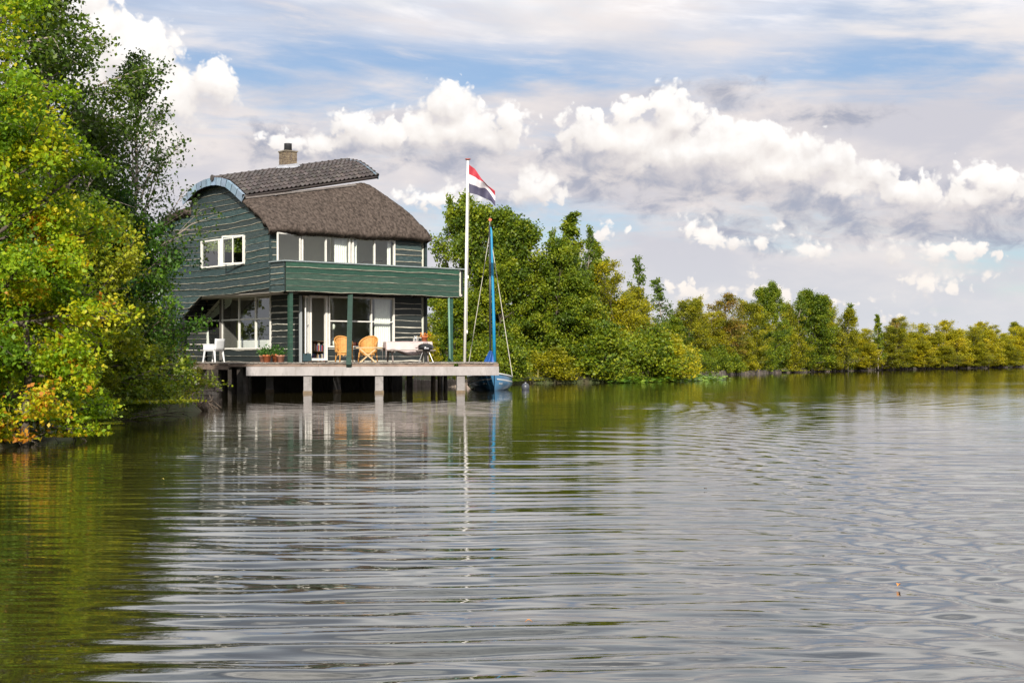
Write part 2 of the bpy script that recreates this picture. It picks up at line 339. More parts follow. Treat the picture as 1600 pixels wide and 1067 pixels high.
def siding(P, s0, s1, z0, z1, row, m, ops=(), top=None, bot=None, curve=0.0, wav=0.022, seed=0, edge=(0.0, 0.05), parent=None, flat_backs=True, off=0.0, name='board'):
    """lapped boards, one mesh each, with a wavy bare lower edge; ops = openings (s0, s1, z0, z1)"""
    rnd = random.Random(seed); par = parent or house
    top = top or (lambda s_: z1); bot = bot or (lambda s_: z0)
    br = segs(s0, s1, ops, [], 0.22)
    # backing
    mb = MB()
    for a, b in zip(br, br[1:]):
        mid = (a + b) / 2; zr = [(max(bot(mid), z0), min(top(mid), 99))]
        for o in ops:
            if o[0] < mid < o[1]:
                nz = []
                for lo, hi in zr:
                    if o[2] > lo: nz.append((lo, min(hi, o[2])))
                    if o[3] < hi: nz.append((max(lo, o[3]), hi))
                zr = nz
        for lo, hi in zr:
            if hi - lo > 0.02:
                la, lb = (max(z0, bot(a)), max(z0, bot(b))) if lo <= max(bot(mid), z0) + 1e-3 else (lo, lo)
                ta, tb = (top(a) if hi > top(mid) - 1e-3 else hi), (top(b) if hi > top(mid) - 1e-3 else hi)
                fr = [P(a, la, -0.01), P(b, lb, -0.01), P(b, tb, -0.01), P(a, ta, -0.01)]
                bk = [P(a, la, -0.10), P(b, lb, -0.10), P(b, tb, -0.10), P(a, ta, -0.10)]
                mb.mat(M_back); mb.add(fr + bk, [(0, 1, 2, 3)]); mb.f.append(tuple(len(mb.v) - 8 + q for q in (7, 6, 5, 4))); mb.mat(M_plast); mb.mi.append(mb.cur); mb.mat(M_back); mb.add(fr + bk, [ (0, 4, 5, 1), (1, 5, 6, 2), (2, 6, 7, 3), (3, 7, 4, 0)])
    mb.build('wall', M_back, par)
    nrow = int(math.ceil((z1 - z0) / row)) + 2; z = z0; k = 0; zmax = max(top(q) for q in br)
    smid = (s0 + s1) / 2; half = (s1 - s0) / 2
    rows = []
    while z < zmax - 0.03:
        h = row * rnd.uniform(0.86, 1.14); rows.append((z, min(z + h, zmax + 0.5))); z += h
    for (zb, zt) in rows:
        run = []; k += 1; ph = rnd.uniform(0, 99); em = rnd.uniform(*edge); thick = rnd.uniform(0.03, 0.055)
        def flush():
            if len(run) >= 1 and run[-1][1] - run[0][0] > 0.06:
                pts = [run[0][0]] + [r_[1] for r_ in run]; A = []; B_ = []; E = []; Cc = []; D = []
                for i, q in enumerate(pts):
                    r_ = run[min(i, len(run) - 1)] if i < len(run) else run[-1]
                    rl = run[max(i - 1, 0)]
                    lo = max(r_[2], rl[2]); hi = min(r_[3], rl[3])
                    if r_[6] or rl[6]: lo = max(zb, bot(q)); hi = max(hi, lo + 0.03)
                    cu = curve * (((q - smid) / half) ** 2)
                    wv = mn.noise(Vector((q * 0.9, ph, 0))) * wav * 1.6 + mn.noise(Vector((q * 4.1, ph, 7))) * wav * 0.6
                    lo2 = lo + (wv + cu if not (r_[4] or r_[6]) else 0); hi2 = min(hi + (0.03 + cu if not r_[5] else 0), top(q)); hi2 = max(hi2, lo2 + 0.015)
                    ed = min(max(0.004, em + 0.02 * mn.noise(Vector((q * 3, ph, 3)))), (hi2 - lo2) * 0.4)
                    A.append(P(q, hi2, 0.012 + off)); E.append(P(q, lo2 + ed, thick + off)); B_.append(P(q, lo2, thick + off + 0.004)); Cc.append(P(q, lo2 + 0.004, -0.005 + off))
                n = len(pts); mb2 = MB(); V_ = A + E + B_ + Cc
                fa = [(i, n + i, n + i + 1, i + 1) for i in range(n - 1)]; fe = [(n + i, 2 * n + i, 2 * n + i + 1, n + i + 1) for i in range(n - 1)]
                fb = [(2 * n + i, 3 * n + i, 3 * n + i + 1, 2 * n + i + 1) for i in range(n - 1)]
                ends = [(0, 3 * n, 2 * n, n), (n - 1, 2 * n - 1, 3 * n - 1, 4 * n - 1)]
                mb2.mat(m); mb2.add(V_, fa); mb2.mat(M_edge2 if m is M_blk else M_edge)
                bb = 0
                for fl, q_ in ((fe, 1), (fb, 1), (ends, 0)):
                    for f in fl: mb2.f.append(f); mb2.mi.append(q_)
                mb2.build(name, None, par)
            run.clear()
        for a, b in zip(br, br[1:]):
            mid = (a + b) / 2; lo, hi = zb, zt; cl = ct = bf = False
            if bot(mid) > lo + 1e-4: lo = bot(mid); bf = True
            t_ = min(top(a), top(b), top(mid))
            if t_ < hi and t_ - lo < 0.05: hi = lo
            blocked = hi - lo < 0.05
            for o in ops:
                if o[0] < mid < o[1] and not blocked:
                    if o[2] <= lo + 0.03 and o[3] >= hi - 0.03: blocked = True
                    elif o[2] <= lo + 0.03 and o[3] > lo: lo = o[3]; cl = True
                    elif o[3] >= hi - 0.03 and o[2] < hi: hi = o[2]; ct = True
            if hi - lo < 0.04: blocked = True
            if blocked: flush()
            else:
                if run and (run[-1][4] != cl or run[-1][5] != ct or (abs(run[-1][2] - lo) > 0.15 and not bf)): flush()
                run.append((a, b, lo, hi, cl, ct, bf))
        flush()

def window(P, s0, s1, z0, z1, vs_=(), hs=(), w=0.055, dep=0.06, off=0.0, parent=None, name='window', glass=True):
    """white frame with mullions, each pane a sub-part"""
    par = parent or house; mb = MB()
    def rect(a, b, c, d):
        q = [P(a, c, off - dep / 2), P(b, c, off - dep / 2), P(b, d, off - dep / 2), P(a, d, off - dep / 2), P(a, c, off + dep / 2), P(b, c, off + dep / 2), P(b, d, off + dep / 2), P(a, d, off + dep / 2)]
        mb.add(q, [(3, 2, 1, 0), (4, 5, 6, 7), (0, 1, 5, 4), (1, 2, 6, 5), (2, 3, 7, 6), (3, 0, 4, 7)])
    rect(s0, s0 + w, z0, z1); rect(s1 - w, s1, z0, z1); rect(s0 + w, s1 - w, z0, z0 + w); rect(s0 + w, s1 - w, z1 - w, z1)
    for q in vs_: rect(q - w * 0.4, q + w * 0.4, z0 + w, z1 - w)
    xs = [s0 + w] + list(vs_) + [s1 - w]
    for h in hs:
        for a, b in zip(xs, xs[1:]): rect(a + (w * 0.4 if a != xs[0] else 0), b - (w * 0.4 if b != xs[-1] else 0), h - w * 0.35, h + w * 0.35)
    fo = mb.build(name, M_white, par)
    zs = [z0 + w] + list(hs) + [z1 - w]
    if glass:
        for a, b in zip(xs, xs[1:]):
            for c, d in zip(zs, zs[1:]):
                tw = random.uniform(-0.004, 0.004); MB().add([P(a, c, off + tw), P(b, c, off - tw), P(b, d, off - tw), P(a, d, off + tw)], [(0, 1, 2, 3)]).build('pane', M_glass, fo)
    return fo

def curtain(P, s0, s1, z0, z1, off, parent=None, fold=0.09, sq=None):
    n = max(6, int((s1 - s0) / 0.025)); sq = sq or (lambda t, s_: s_)
    def fn(a, b):
        s_ = s0 + (s1 - s0) * a; z = z1 + (z0 - z1) * b
        return P(sq(b, s_), z, off + 0.035 * math.sin(s_ / fold * 2 * PI + 0.6 * math.sin(b * 3)))
    return MB().grid(fn, n, 8).build('curtain', M_curt, parent or house, True)

# roof shape -------------------------------------------------------
UG = -0.30                                        # gable verge plane
arc_px = [(286, 311), (296, 300), (308, 288.6), (320, 282.5), (331, 279.5), (341, 279.0), (355, 282.5), (368, 293), (380, 305)]
arc = sorted(onu(px, py, UG) for px, py in arc_px)
av = [a[0] for a in arc]; azz = [a[1] for a in arc]
VA0, VA1 = av[0], av[-1]; VR = onu(334, 279, UG)[0]
def arcz(v): return float(np.interp(v, av, azz))
UE = onv(542, 250, VR)[0]                         # far verge of the tiled cap
zr0 = arcz(VR); zr1 = onv(540, 251, VR)[1]; RISE = (zr1 - zr0) / (UE - UG)
def vault(u, v): return arcz(v) + RISE * (u - UG) - 0.02 * (v - VR) * 0
EZ = onv(430, 354, -0.45)[1] + 0.02; UEE = onv(679, 372, -0.45)[0]
VB = 9.1; EZB = 6.55
def roofz(u, v):
    zt = arcz(VA0) - 0.12 + (RISE * 0.92) * (u - UG)
    t = (v + 0.45) / (VA0 + 0.45 + 0.1); tt = min(max(t, 0), 1)
    zf = EZ + (zt - EZ) * (t + 0.07 * math.sin(PI * tt)) if t < 1 else zt + (t - 1) * 0.02
    ztb = arcz(VA1) - 0.12 + (RISE * 0.92) * (u - UG)
    tb = (VB + 0.3 - v) / (VB + 0.3 - VA1 + 0.1); ttb = min(max(tb, 0), 1)
    zb = EZB + (ztb - EZB) * (tb + 0.05 * math.sin(PI * ttb)) if tb < 1 else ztb
    th = (UEE - u) / 1.95; tth = min(max(th, 0), 1)
    zh = EZ + (8.35 - EZ) * (th + 0.07 * math.sin(PI * tth)) if th < 1 else 8.35 + (th - 1) * 1.9
    def smin(a, b, k):
        h = max(k - abs(a - b), 0) / k; return min(a, b) - h * h * k / 4
    return smin(smin(zf, zb, 0.25), zh, 0.35)

def thatch():
    nu, nv = 150, 190; u0, u1, v0, v1 = UG + 0.02, UEE, -0.45, VB + 0.3
    def fn(a, b):
        u = u0 + (u1 - u0) * a; v = v0 + (v1 - v0) * b
        # rounded plan corner at the far eave
        cu, cv_ = u1 - 0.45, v0 + 0.45
        if u > cu and v < cv_:
            dx, dy = u - cu, cv_ - v; m_ = max(dx, dy); L = math.hypot(dx, dy)
            if L > 1e-6: f = m_ / L * 0.35 + 0.65; u, v = cu + dx * f, cv_ - dy * f
        z = roofz(u, v); e = min(min(a, 1) * (u1 - u0), (1 - a) * (u1 - u0), b * (v1 - v0))
        z -= 0.10 * max(0, 1 - e / 0.22) ** 2
        z += 0.05 * mn.noise(Vector((u * 1.1, v * 1.1, 3))) + 0.030 * mn.noise(Vector((u * 5, v * 3.2, 1))) + 0.020 * mn.noise(Vector((u * 17, v * 8, 9))) + random.uniform(-.008, .008)
        return (u, v, z)
    gm = MB().grid(fn, nu, nv)
    keep = []
    for f in gm.f:                                  # no thatch under the tiled cap
        cu2 = sum(gm.v[i][0] for i in f) / 4; cv2 = sum(gm.v[i][1] for i in f) / 4
        if not (VA0 + 0.14 < cv2 < VA1 - 0.14 and cu2 < UE - 1.1): keep.append(f)
    gm.f = keep; gm.mi = [0] * len(keep)
    o = gm.build('thatched_roof', M_thatch, house, True)
    s_ = o.modifiers.new('thick', 'SOLIDIFY'); s_.thickness = 0.30; s_.offset = -1.0
thatch()
# lead strip where thatch meets tiles
mb = MB()
for i in range(24):
    a, b = i / 24, (i + 1) / 24; ua, ub = UG + 0.1 + (UE - 1.15 - UG) * a, UG + 0.1 + (UE - 1.15 - UG) * b
    va = VA0 - 0.02
    def zz(u, v): return roofz(u, v) + 0.05
    mb.add([(ua, va - 0.02, zz(ua, va - 0.02) - .01), (ub, va - 0.02, zz(ub, va - 0.02) - .01), (ub, va + 0.05, zz(ub, va + 0.05) + 0.02), (ua, va + 0.05, zz(ua, va + 0.05) + 0.02)], [(0, 1, 2, 3)])
mb.build('flashing_strip', mat('dull_lead', (0.15, 0.13, 0.12), .7, .3), house)

# tiled cap: underlay part with the tiles as its sub-parts
mb = MB(); NA = 26
def capfn(a, b):
    u = UG + 0.04 + (UE - UG - 0.06) * a; v = VA0 + (VA1 - VA0) * b; return (u, v, vault(u, v) - 0.03)
cap = mb.grid(capfn, 30, NA).build('tiled_roof', M_tile, house, True)
sd_ = cap.modifiers.new('thick', 'SOLIDIFY'); sd_.thickness = 0.10; sd_.offset = -1
# arc length table on the near half
vv = np.linspace(VR, VA0, 200); zz_ = np.array([arcz(q) for q in vv]); L = np.concatenate([[0], np.cumsum(np.hypot(np.diff(vv), np.diff(zz_)))]); LT = L[-1]
NR = 9; rowl = (LT - 0.02) / NR; ncol = 30; colw = (UE - UG - 0.10) / ncol
tm = MB()
prof = [(-0.5, 0.012), (-0.38, 0.0), (-0.15, 0.0), (0.02, 0.018), (0.2, 0.05), (0.36, 0.055), (0.5, 0.02), (0.58, 0.012)]
n = len(prof); V_ = []
for (yy, lift, dz) in ((0.08, -0.012, 0), (-1.0, 0.035, 0), (-1.0, 0.035, -0.03)):
    for (px_, h) in prof: V_.append((px_ * colw, yy * rowl, h + lift + dz))
fs = [(j * n + i, (j + 1) * n + i, (j + 1) * n + i + 1, j * n + i + 1) for j in range(2) for i in range(n - 1)]
tme = bpy.data.meshes.new('tile'); tme.from_pydata(V_, [], fs); tme.materials.append(M_tile); tme.polygons.foreach_set('use_smooth', [False] * len(fs))
for r_ in range(NR):
    l0 = 0.03 + r_ * rowl; l1 = l0 + rowl
    va_, vb_ = np.interp(l0, L, vv), np.interp(min(l1, LT), L, vv)
    for c_ in range(ncol):
        u = UG + 0.08 + (c_ + 0.5) * colw
        p0 = Vector((u, va_, vault(u, va_) + 0.0)); p1 = Vector((u, vb_, vault(u, vb_)))
        yax = (p0 - p1).normalized(); xax = Vector((1, 0, RISE)).normalized(); zax = xax.cross(yax).normalized()
        if zax.z < 0: zax = -zax
        yax = zax.cross(xax).normalized()
        o = link('tile', tme, cap)
        M = Matrix((xax, yax, zax)).transposed().to_4x4(); M.translation = p0 + zax * (0.006 + random.uniform(-.003, .004)); o.matrix_local = M
# ridge tiles
rm = MB(); rl = 0.30
V_ = []; nn = 7
for (x_, rr) in ((0, 0.12), (0.06, 0.12), (0.06, 0.105), (0.34, 0.10)):
    for k in range(nn): a = PI * k / (nn - 1); V_.append((x_, rr * math.cos(a), rr * math.sin(a)))
rme = bpy.data.meshes.new('ridge_tile'); rme.from_pydata(V_, [], [(j * nn + k, j * nn + k + 1, (j + 1) * nn + k + 1, (j + 1) * nn + k) for j in range(3) for k in range(nn - 1)]); rme.materials.append(M_tile)
nrd = int((UE - UG) / rl)
for i in range(nrd + 1):
    u = UG - 0.02 + (UE - UG - 0.25) * i / nrd; o = link('ridge_tile', rme, cap)
    M = Matrix.Rotation(-math.atan(RISE), 4, 'Y'); M.translation = Vector((u, VR, vault(u, VR) + 0.0)); o.matrix_local = M
MB().lathe([(0.0, -0.01), (0.125, 0), (0.125, 0.04), (0, 0.05)], 12).build('ridge_end_cap', M_tile, cap).matrix_local = Matrix.Translation((UG - 0.05, VR, vault(UG, VR) + 0.02)) @ Matrix.Rotation(R(-90), 4, 'Y')
# zinc verge pieces at both gables
def verge(u0, rise, wid, hgt):
    vs2 = np.linspace(VA0 - 0.02, VA1 + 0.02, 13)
    for a, b in zip(vs2, vs2[1:]):
        a2, b2 = a + 0.016, b - 0.016; mbv = MB()
        ins = []; V_ = []
        for q in (a2, (a2 + b2) / 2, b2):
            sl_ = (arcz(q + 0.05) - arcz(q - 0.05)) / 0.1; nrm = Vector((0, -sl_, 1)).normalized()
            p = Vector((u0, q, arcz(q) + rise)); lo = p - nrm * hgt
            V_ += [p + nrm * 0.035, p + nrm * 0.035 + Vector((wid, 0, 0.0)), p + nrm * 0.0 + Vector((wid, 0, 0)), lo, lo + Vector((0.03 if wid > 0 else -0.03, 0, 0))]
        fs = []
        for j in range(2):
            for k in range(4): fs.append((j * 5 + k, j * 5 + k + 1, (j + 1) * 5 + k + 1, (j + 1) * 5 + k))
            fs.append((j * 5, (j + 1) * 5, (j + 1) * 5 + 3, j * 5 + 3))
        mbv.add(V_, fs); mbv.build('zinc_piece', M_zinc, cap)
verge(UG - 0.04, 0.0, 0.11, 0.25); verge(UE + 0.02, RISE * (UE - UG), -0.14, 0.16)

# chimney
m = bpy.data.materials.new('yellow_brick'); m.use_nodes = True; g = NT(m.node_tree); p = m.node_tree.nodes['Principled BSDF']
oi = g.n('ShaderNodeTexCoord').outputs['Object']; n1 = g.noise(oi, 9, 4, 0.6)
g.set(p, 'Base Color', g.mix(g.ss(n1.outputs['Fac'], 0.38, 0.62), (0.20, 0.155, 0.10, 1), (0.11, 0.08, 0.06, 1))); p.inputs['Roughness'].default_value = 0.9; M_brick = m
chv = VR - 0.12; cu_, cz_ = onv(450, 238, chv); cb_ = vault(cu_, chv)
chm = MB(); bw = 0.52; z = cb_ - 0.35; k = 0
while z < cz_ - 0.01:
    for sx in range(2):
        for sy in range(2):
            o_ = 0.02 * (k % 2) - 0.01
            chm.box((cu_ + (sx - .5) * bw / 2 + random.uniform(-.006, .006), chv + (sy - .5) * bw / 2 + random.uniform(-.006, .006), z + 0.03), (bw / 2 - 0.008 + o_ * 0.3, bw / 2 - 0.008, 0.056))
    z += 0.066; k += 1
chn = MB().box((cu_, chv, (z + cb_ - 0.35) / 2 - 0.005), (bw - 0.03, bw - 0.03, z - cb_ + 0.35 - 0.02)).build('chimney', mat('mortar', (0.3, 0.28, 0.25), 0.95), house)
bo = chm.build('brick', M_brick, chn); tag(bo, kind='stuff')
MB().box((cu_, chv, z + 0.02), (bw + 0.05, bw + 0.05, 0.05)).build('coping', mat('coping_stone', (0.2, 0.17, 0.13), 0.9, 0.3), chn)
MB().lathe([(0.0, 0), (0.155, 0), (0.15, 0.27), (0.16, 0.29), (0.13, 0.30), (0.12, 0.1), (0, 0.1)], 16, (cu_, chv, z + 0.045)).build('chimney_pot', mat('black_pot', (0.03, 0.03, 0.035), 0.6, 0.2), chn, True)
fm = MB()
def ffn(a, b):
    ang = 2 * PI * a; rr = 0.35 + 0.17 * b + 0.04 * math.sin(ang * 3); x_ = max(-0.285, min(0.285, rr * math.cos(ang) * 1.2)) if b < 0.5 else rr * math.cos(ang) * 1.0; y_ = max(-0.285, min(0.285, rr * math.sin(ang) * 1.2)) if b < 0.5 else rr * math.sin(ang) * 0.95
    zv = vault(cu_ + x_, chv + y_) + (0.11 * (1 - b) + 0.075); return (cu_ + x_, chv + y_, zv)
fm.grid(ffn, 24, 3).build('flashing', M_lead, chn)

# walls ------------------------------------------------------------
Z1 = 3.60                                          # underside of the upper storey
UR = onv(665, 450, 0.0)[0]                         # far end of the long facade
UL = 1.22                                          # lower gable wall stands back this much
print('house len', UR, 'ridge', VR, zr0, zr1, 'arc', VA0, VA1, 'UE', UE, 'eave', EZ, UEE)
gtop = lambda v: min(roofz(0.0, v) - 0.22, arcz(v) - 0.16 if VA0 < v < VA1 else 99) if not (VA0 < v < VA1) else arcz(v) - 0.14
wl0, wz0 = onu(316, 420, 0); wl1, wz1 = onu(384, 367, 0)     # upper gable window: v decreases to the right
WA = (wl1, wl0, wz0, wz1 - 0.02)
vd0 = onu(313, 464, 0)[0]; vd1, zd1 = onu(283, 500, 0)
def gbot(v):
    if v < vd0: return Z1 + 0.02
    if v < vd1: return Z1 + (zd1 - Z1) * (v - vd0) / (vd1 - vd0)
    return DZ
siding(PU(0.0), 0.0, 9.0, DZ + 0.02, 9.0, 0.235, M_teal, [WA], gtop, gbot, curve=0.12, wav=0.024, seed=3, edge=(0.0, 0.022))
# upper long facade
tlow = lambda s_: roofz(s_, 0.0) - 0.27
uA0 = onv(434, 380, 0)[0]; uB0 = onv(470, 380, 0)[0]; uB1 = onv(546, 380, 0)[0]; uC0 = onv(549, 380, 0)[0]; uC1 = onv(616, 380, 0)[0]
WZ0 = 4.55; WZ1 = EZ - 0.20
siding(PV(0.0), 0.0, UR, Z1 + 0.02, 6.2, 0.24, M_teal, [(uA0, uC1, WZ0, WZ1)], tlow, None, seed=5, edge=(0.0, 0.035))
# lower long facade
dA0 = onv(469, 500, 0)[0]; dA1 = onv(510, 500, 0)[0]; wD0 = onv(512, 500, 0)[0]; wD1 = onv(615, 500, 0)[0]; wDz0 = onv(560, 543, 0)[1]; wDz1 = onv(560, 464, 0)[1]
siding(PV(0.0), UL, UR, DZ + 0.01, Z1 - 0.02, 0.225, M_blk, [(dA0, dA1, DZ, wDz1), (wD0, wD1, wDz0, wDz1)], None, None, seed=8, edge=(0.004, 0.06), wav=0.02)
# lower gable wall, recessed
lw0, lz0 = onu(424, 544, UL); lw1, _ = onu(348, 500, UL); lw2, lzk = onu(316, 502, UL); lz1 = onu(400, 463, UL)[1]
ndg = 6; dops = [(lw0, lw1, lz0, lz1)]
for i in range(ndg):
    a = lw1 + (lw2 - lw1) * i / ndg; b = lw1 + (lw2 - lw1) * (i + 1) / ndg; dops.append((a, b, lz0, lz1 + (lzk - lz1) * (i + 0.5) / ndg))
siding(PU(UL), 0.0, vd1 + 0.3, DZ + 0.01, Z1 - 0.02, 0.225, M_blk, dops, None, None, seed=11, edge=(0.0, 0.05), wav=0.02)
# far end and back
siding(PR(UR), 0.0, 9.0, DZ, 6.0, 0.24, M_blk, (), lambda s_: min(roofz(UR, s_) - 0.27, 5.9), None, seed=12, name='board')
MB().box((UR / 2, 9.0, 3.4), (UR, 0.1, 4.6)).build('back_wall', M_blk, house)
# corner boards and posts of the wall
mbx = MB()
for (u, v, a, b) in ((0.0, 0.0, Z1, EZ - 0.2), (UR, 0.0, Z1 + 0.1, EZ - 0.1)): mbx.box((u, v, (a + b) / 2), (0.09, 0.09, b - a))
mbx.build('corner_board', M_teal, house)
mbx = MB(); mbx.box((UL, 0.0, (DZ + Z1) / 2), (0.10, 0.10, Z1 - DZ)); mbx.build('corner_board', M_blk, house)
mbx = MB(); mbx.box((UR + 0.02, 0.0, (DZ + Z1) / 2), (0.08, 0.08, Z1 - DZ)); mbx.build('corner_board', M_blk, house)
# side panel that closes the recess behind the slanted cheek
MB().add([(0.0, vd1 + 0.3, DZ), (UL, vd1 + 0.3, DZ), (UL, vd1 + 0.3, Z1), (0.0, vd1 + 0.3, Z1), (0.0, vd1 + 0.36, DZ), (UL, vd1 + 0.36, DZ), (UL, vd1 + 0.36, Z1), (0.0, vd1 + 0.36, Z1)], [(0, 1, 2, 3), (7, 6, 5, 4), (0, 4, 5, 1), (2, 6, 7, 3)]).build('recess_cheek', M_blk, house)
siding(PV(vd1 + 0.27), 0.03, UL - 0.02, DZ + 0.01, Z1 - 0.02, 0.225, M_blk, (), None, None, seed=14, edge=(0.0, 0.05), wav=0.02)
# soffit, floors, ceilings, inner walls
MB().box((UL / 2 + 0.02, 4.4, Z1 + 0.02), (UL - 0.02, 8.6, 0.06)).build('soffit', M_soff, house)
MB().box(((UL + UR) / 2, 4.5, DZ - 0.06), (UR - UL - 0.06, 8.8, 0.12)).build('floor', mat('inner_floor', (0.12, 0.075, 0.045), 0.5, 0.2), house)
MB().box((UR / 2, 4.5, Z1 + 0.10), (UR - 0.06, 8.8, 0.08)).build('upper_floor', mat('upper_floor_wood', (0.4, 0.34, 0.26), 0.5, 0.2), house)
MB().box(((UL + UR) / 2, 4.5, Z1 - 0.04), (UR - UL - 0.24, 8.7, 0.04)).build('lower_ceiling', mat('ceiling_cream', (0.5, 0.42, 0.34), 0.9), house)
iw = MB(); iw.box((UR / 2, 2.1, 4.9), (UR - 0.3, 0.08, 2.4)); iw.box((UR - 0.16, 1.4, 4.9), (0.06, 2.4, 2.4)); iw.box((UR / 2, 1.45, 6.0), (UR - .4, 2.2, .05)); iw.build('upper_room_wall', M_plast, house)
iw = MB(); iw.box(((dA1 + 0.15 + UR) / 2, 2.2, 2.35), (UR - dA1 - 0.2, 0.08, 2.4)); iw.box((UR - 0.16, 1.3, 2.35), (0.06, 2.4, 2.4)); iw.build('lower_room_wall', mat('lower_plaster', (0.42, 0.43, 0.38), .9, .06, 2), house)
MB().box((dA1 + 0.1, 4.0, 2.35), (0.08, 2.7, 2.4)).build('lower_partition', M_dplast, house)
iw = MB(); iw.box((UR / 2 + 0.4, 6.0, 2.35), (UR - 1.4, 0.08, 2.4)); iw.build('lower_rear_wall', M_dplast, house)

# windows
# gable upper: fixed half, open casement
midv = onu(347, 400, 0)[0]
window(PU(0.0), midv, WA[1], WA[2], WA[3], [midv + 0.16], [], 0.06, 0.09, 0.03)
window(PU(0.0), WA[0], midv - 0.002, WA[2], WA[3], [], [], 0.05, 0.07, 0.01, glass=False, name='casement_surround')
curtain(PU(0), midv + 0.02, midv + 0.20, WA[2] + .05, WA[3] - .05, -0.12); curtain(PU(0), WA[0] + .1, WA[0] + .34, WA[2] + .05, WA[3] - .05, -0.16)
def PL(a, b, za=0.0):                                          # plane through two local plan points
    a = Vector(a); b = Vector(b); d = (b - a).normalized(); n_ = Vector((d.y, -d.x))
    return lambda s_, z, o: (a.x + d.x * s_ + n_.x * o, a.y + d.y * s_ + n_.y * o, z)
hinge = (-0.07, WA[0] + 0.02); free = (-0.42, onu(347, 400, -0.42)[0]); Lc = (Vector(free) - Vector(hinge)).length
oc = window(PL(hinge, free), 0, Lc, WA[2] + 0.02, WA[3] + 0.02, [Lc * 0.5], [], 0.05, 0.04, 0, name='open_casement')
# long facade upper: open casement at corner, then two pairs
h2 = (uB0 - 0.06, -0.08); f2 = (onv(433, 380, -0.33)[0], -0.33); L2 = (Vector(h2) - Vector(f2)).length
window(PL(f2, h2), 0, L2, WZ0 + 0.02, WZ1 + 0.0, [], [], 0.055, 0.04, 0, name='open_casement')
MB().box(((uA0 + uB0) / 2, 0.0, WZ0 - 0.03), (uB0 - uA0, 0.12, 0.06)).build('sill', M_white, house)
window(PV(0.0), uB0, uB1, WZ0, WZ1, [onv(508, 380, 0)[0]], [], 0.06, 0.09, 0.03)
window(PV(0.0), uC0, uC1, WZ0, WZ1, [onv(584, 380, 0)[0]], [], 0.06, 0.09, 0.03)
curtain(PV(0), onv(524, 380, 0)[0], uB1 - .06, WZ0 + .05, WZ1 - .05, -0.12); curtain(PV(0), uC0 + .05, onv(560, 380, 0)[0], WZ0 + .05, WZ1 - .05, -0.12)
curtain(PV(0), onv(608, 380, 0)[0], uC1 - .06, WZ0 + .05, WZ1 - .05, -0.12)
MB().bar((uC0 + 0.9, 0.6, WZ0 + 0.35), (uC1 - 0.15, 0.6, WZ0 + 0.42), 0.03).build('towel_rail', mat('dark_iron', (0.02, 0.02, 0.02), 0.4), house)
# lower long facade: open door and big window
mb = MB(); mb.box((dA0 - 0.02, -0.06, (DZ + wDz1) / 2 - 0.02), (0.07, 0.10, wDz1 - DZ)); mb.build('door_post', mat('grey_post', (0.3, 0.32, 0.33), 0.6), house)
d1 = onv(482, 500, 0)[0]
window(PL((dA0 + 0.04, -0.30), (d1 - 0.04, -0.06)), 0, 0.36, DZ + 0.32, wDz1 - 0.04, [], [(DZ + wDz1) / 2 + 0.14], 0.05, 0.04, 0, name='open_door_leaf')
MB().box((dA0 + 0.17, -0.2, DZ + 0.18), (0.32, 0.05, 0.28)).build('door_leaf_panel', mat('blue_green_panel', (0.03, 0.06, 0.07), 0.5), house)
window(PV(0.0), d1, dA1, DZ + 0.06, wDz1, [], [], 0.085, 0.12, 0.03, glass=False, name='door_frame')
window(PV(0.0), wD0, wD1, wDz0, wDz1, [onv(579, 500, 0)[0]], [onv(540, 502, 0)[1]], 0.06, 0.10, 0.03)
curtain(PV(0), onv(589, 500, 0)[0], wD1 - 0.07, wDz0 + .02, wDz1 - .05, -0.14)
# lower gable window with the cut corner
mb = MB(); P = PU(UL); w = 0.06
def bar2(a, b, ww=w):
    a = P(a[0], a[1], 0.03); b = P(b[0], b[1], 0.03); mb.bar(a, b, 0.09, ww)
kn = (lw2, lzk); tp = (lw1, lz1)
vm1 = onu(375, 500, UL)[0]; vm2 = onu(401, 500, UL)[0]
for a, b in (((lw0, lz0), (lw2, lz0)), ((lw2, lz0), kn), (kn, tp), (tp, (lw0, lz1)), ((lw0, lz1), (lw0, lz0)), ((lw1, lz0), tp), ((vm1, lz0), (vm1, lz1)), ((vm2, lz0), (vm2, lz1)), ((lw0, lzk), (lw2, lzk))): bar2(a, b, 0.085 if lw2 in (a[0], b[0]) and a[1] != b[1] or (a, b) == (kn, tp) else 0.055)
lwin = mb.build('window', M_white, house)
def pan(pts): MB().add([P(a, b, 0.02) for a, b in pts], [tuple(range(len(pts)))]).build('pane', M_glass, lwin)
xs = [lw0, vm2, vm1, lw1, lw2]
for a, b in zip(xs, xs[1:]):
    pan([(a, lz0), (b, lz0), (b, lzk), (a, lzk)])
    if b != lw2: pan([(a, lzk), (b, lzk), (b, lz1), (a, lz1)])
pan([(lw1, lzk), (lw2, lzk), (lw1, lz1)])
def sqz(t, s_):                                     # curtain drawn aside
    c = lw2 - 0.08; k = 1 - 0.72 * math.exp(-((t - 0.55) / 0.28) ** 2); return c - (c - s_) * k
cz = MB()
def cfn(a, b):
    z = lz1 - (lz1 - lz0) * b; left = lw2 - 0.05 if z < lzk else lw1 + (lw2 - lw1) * (lz1 - z) / (lz1 - lzk) - 0.05
    width = 1.3 - 1.9 * b if b < 0.5 else 0.35 + 0.25 * (b - 0.5); width = max(width, 0.3) * (0.25 + 0.75 * min(1, b / 0.2 + 0.3)); s_ = left - width * a
    return P(s_, z, -0.07 + 0.025 * math.sin(a * 34))
cz.grid(cfn, 40, 14).build('curtain', M_curt, house, True)
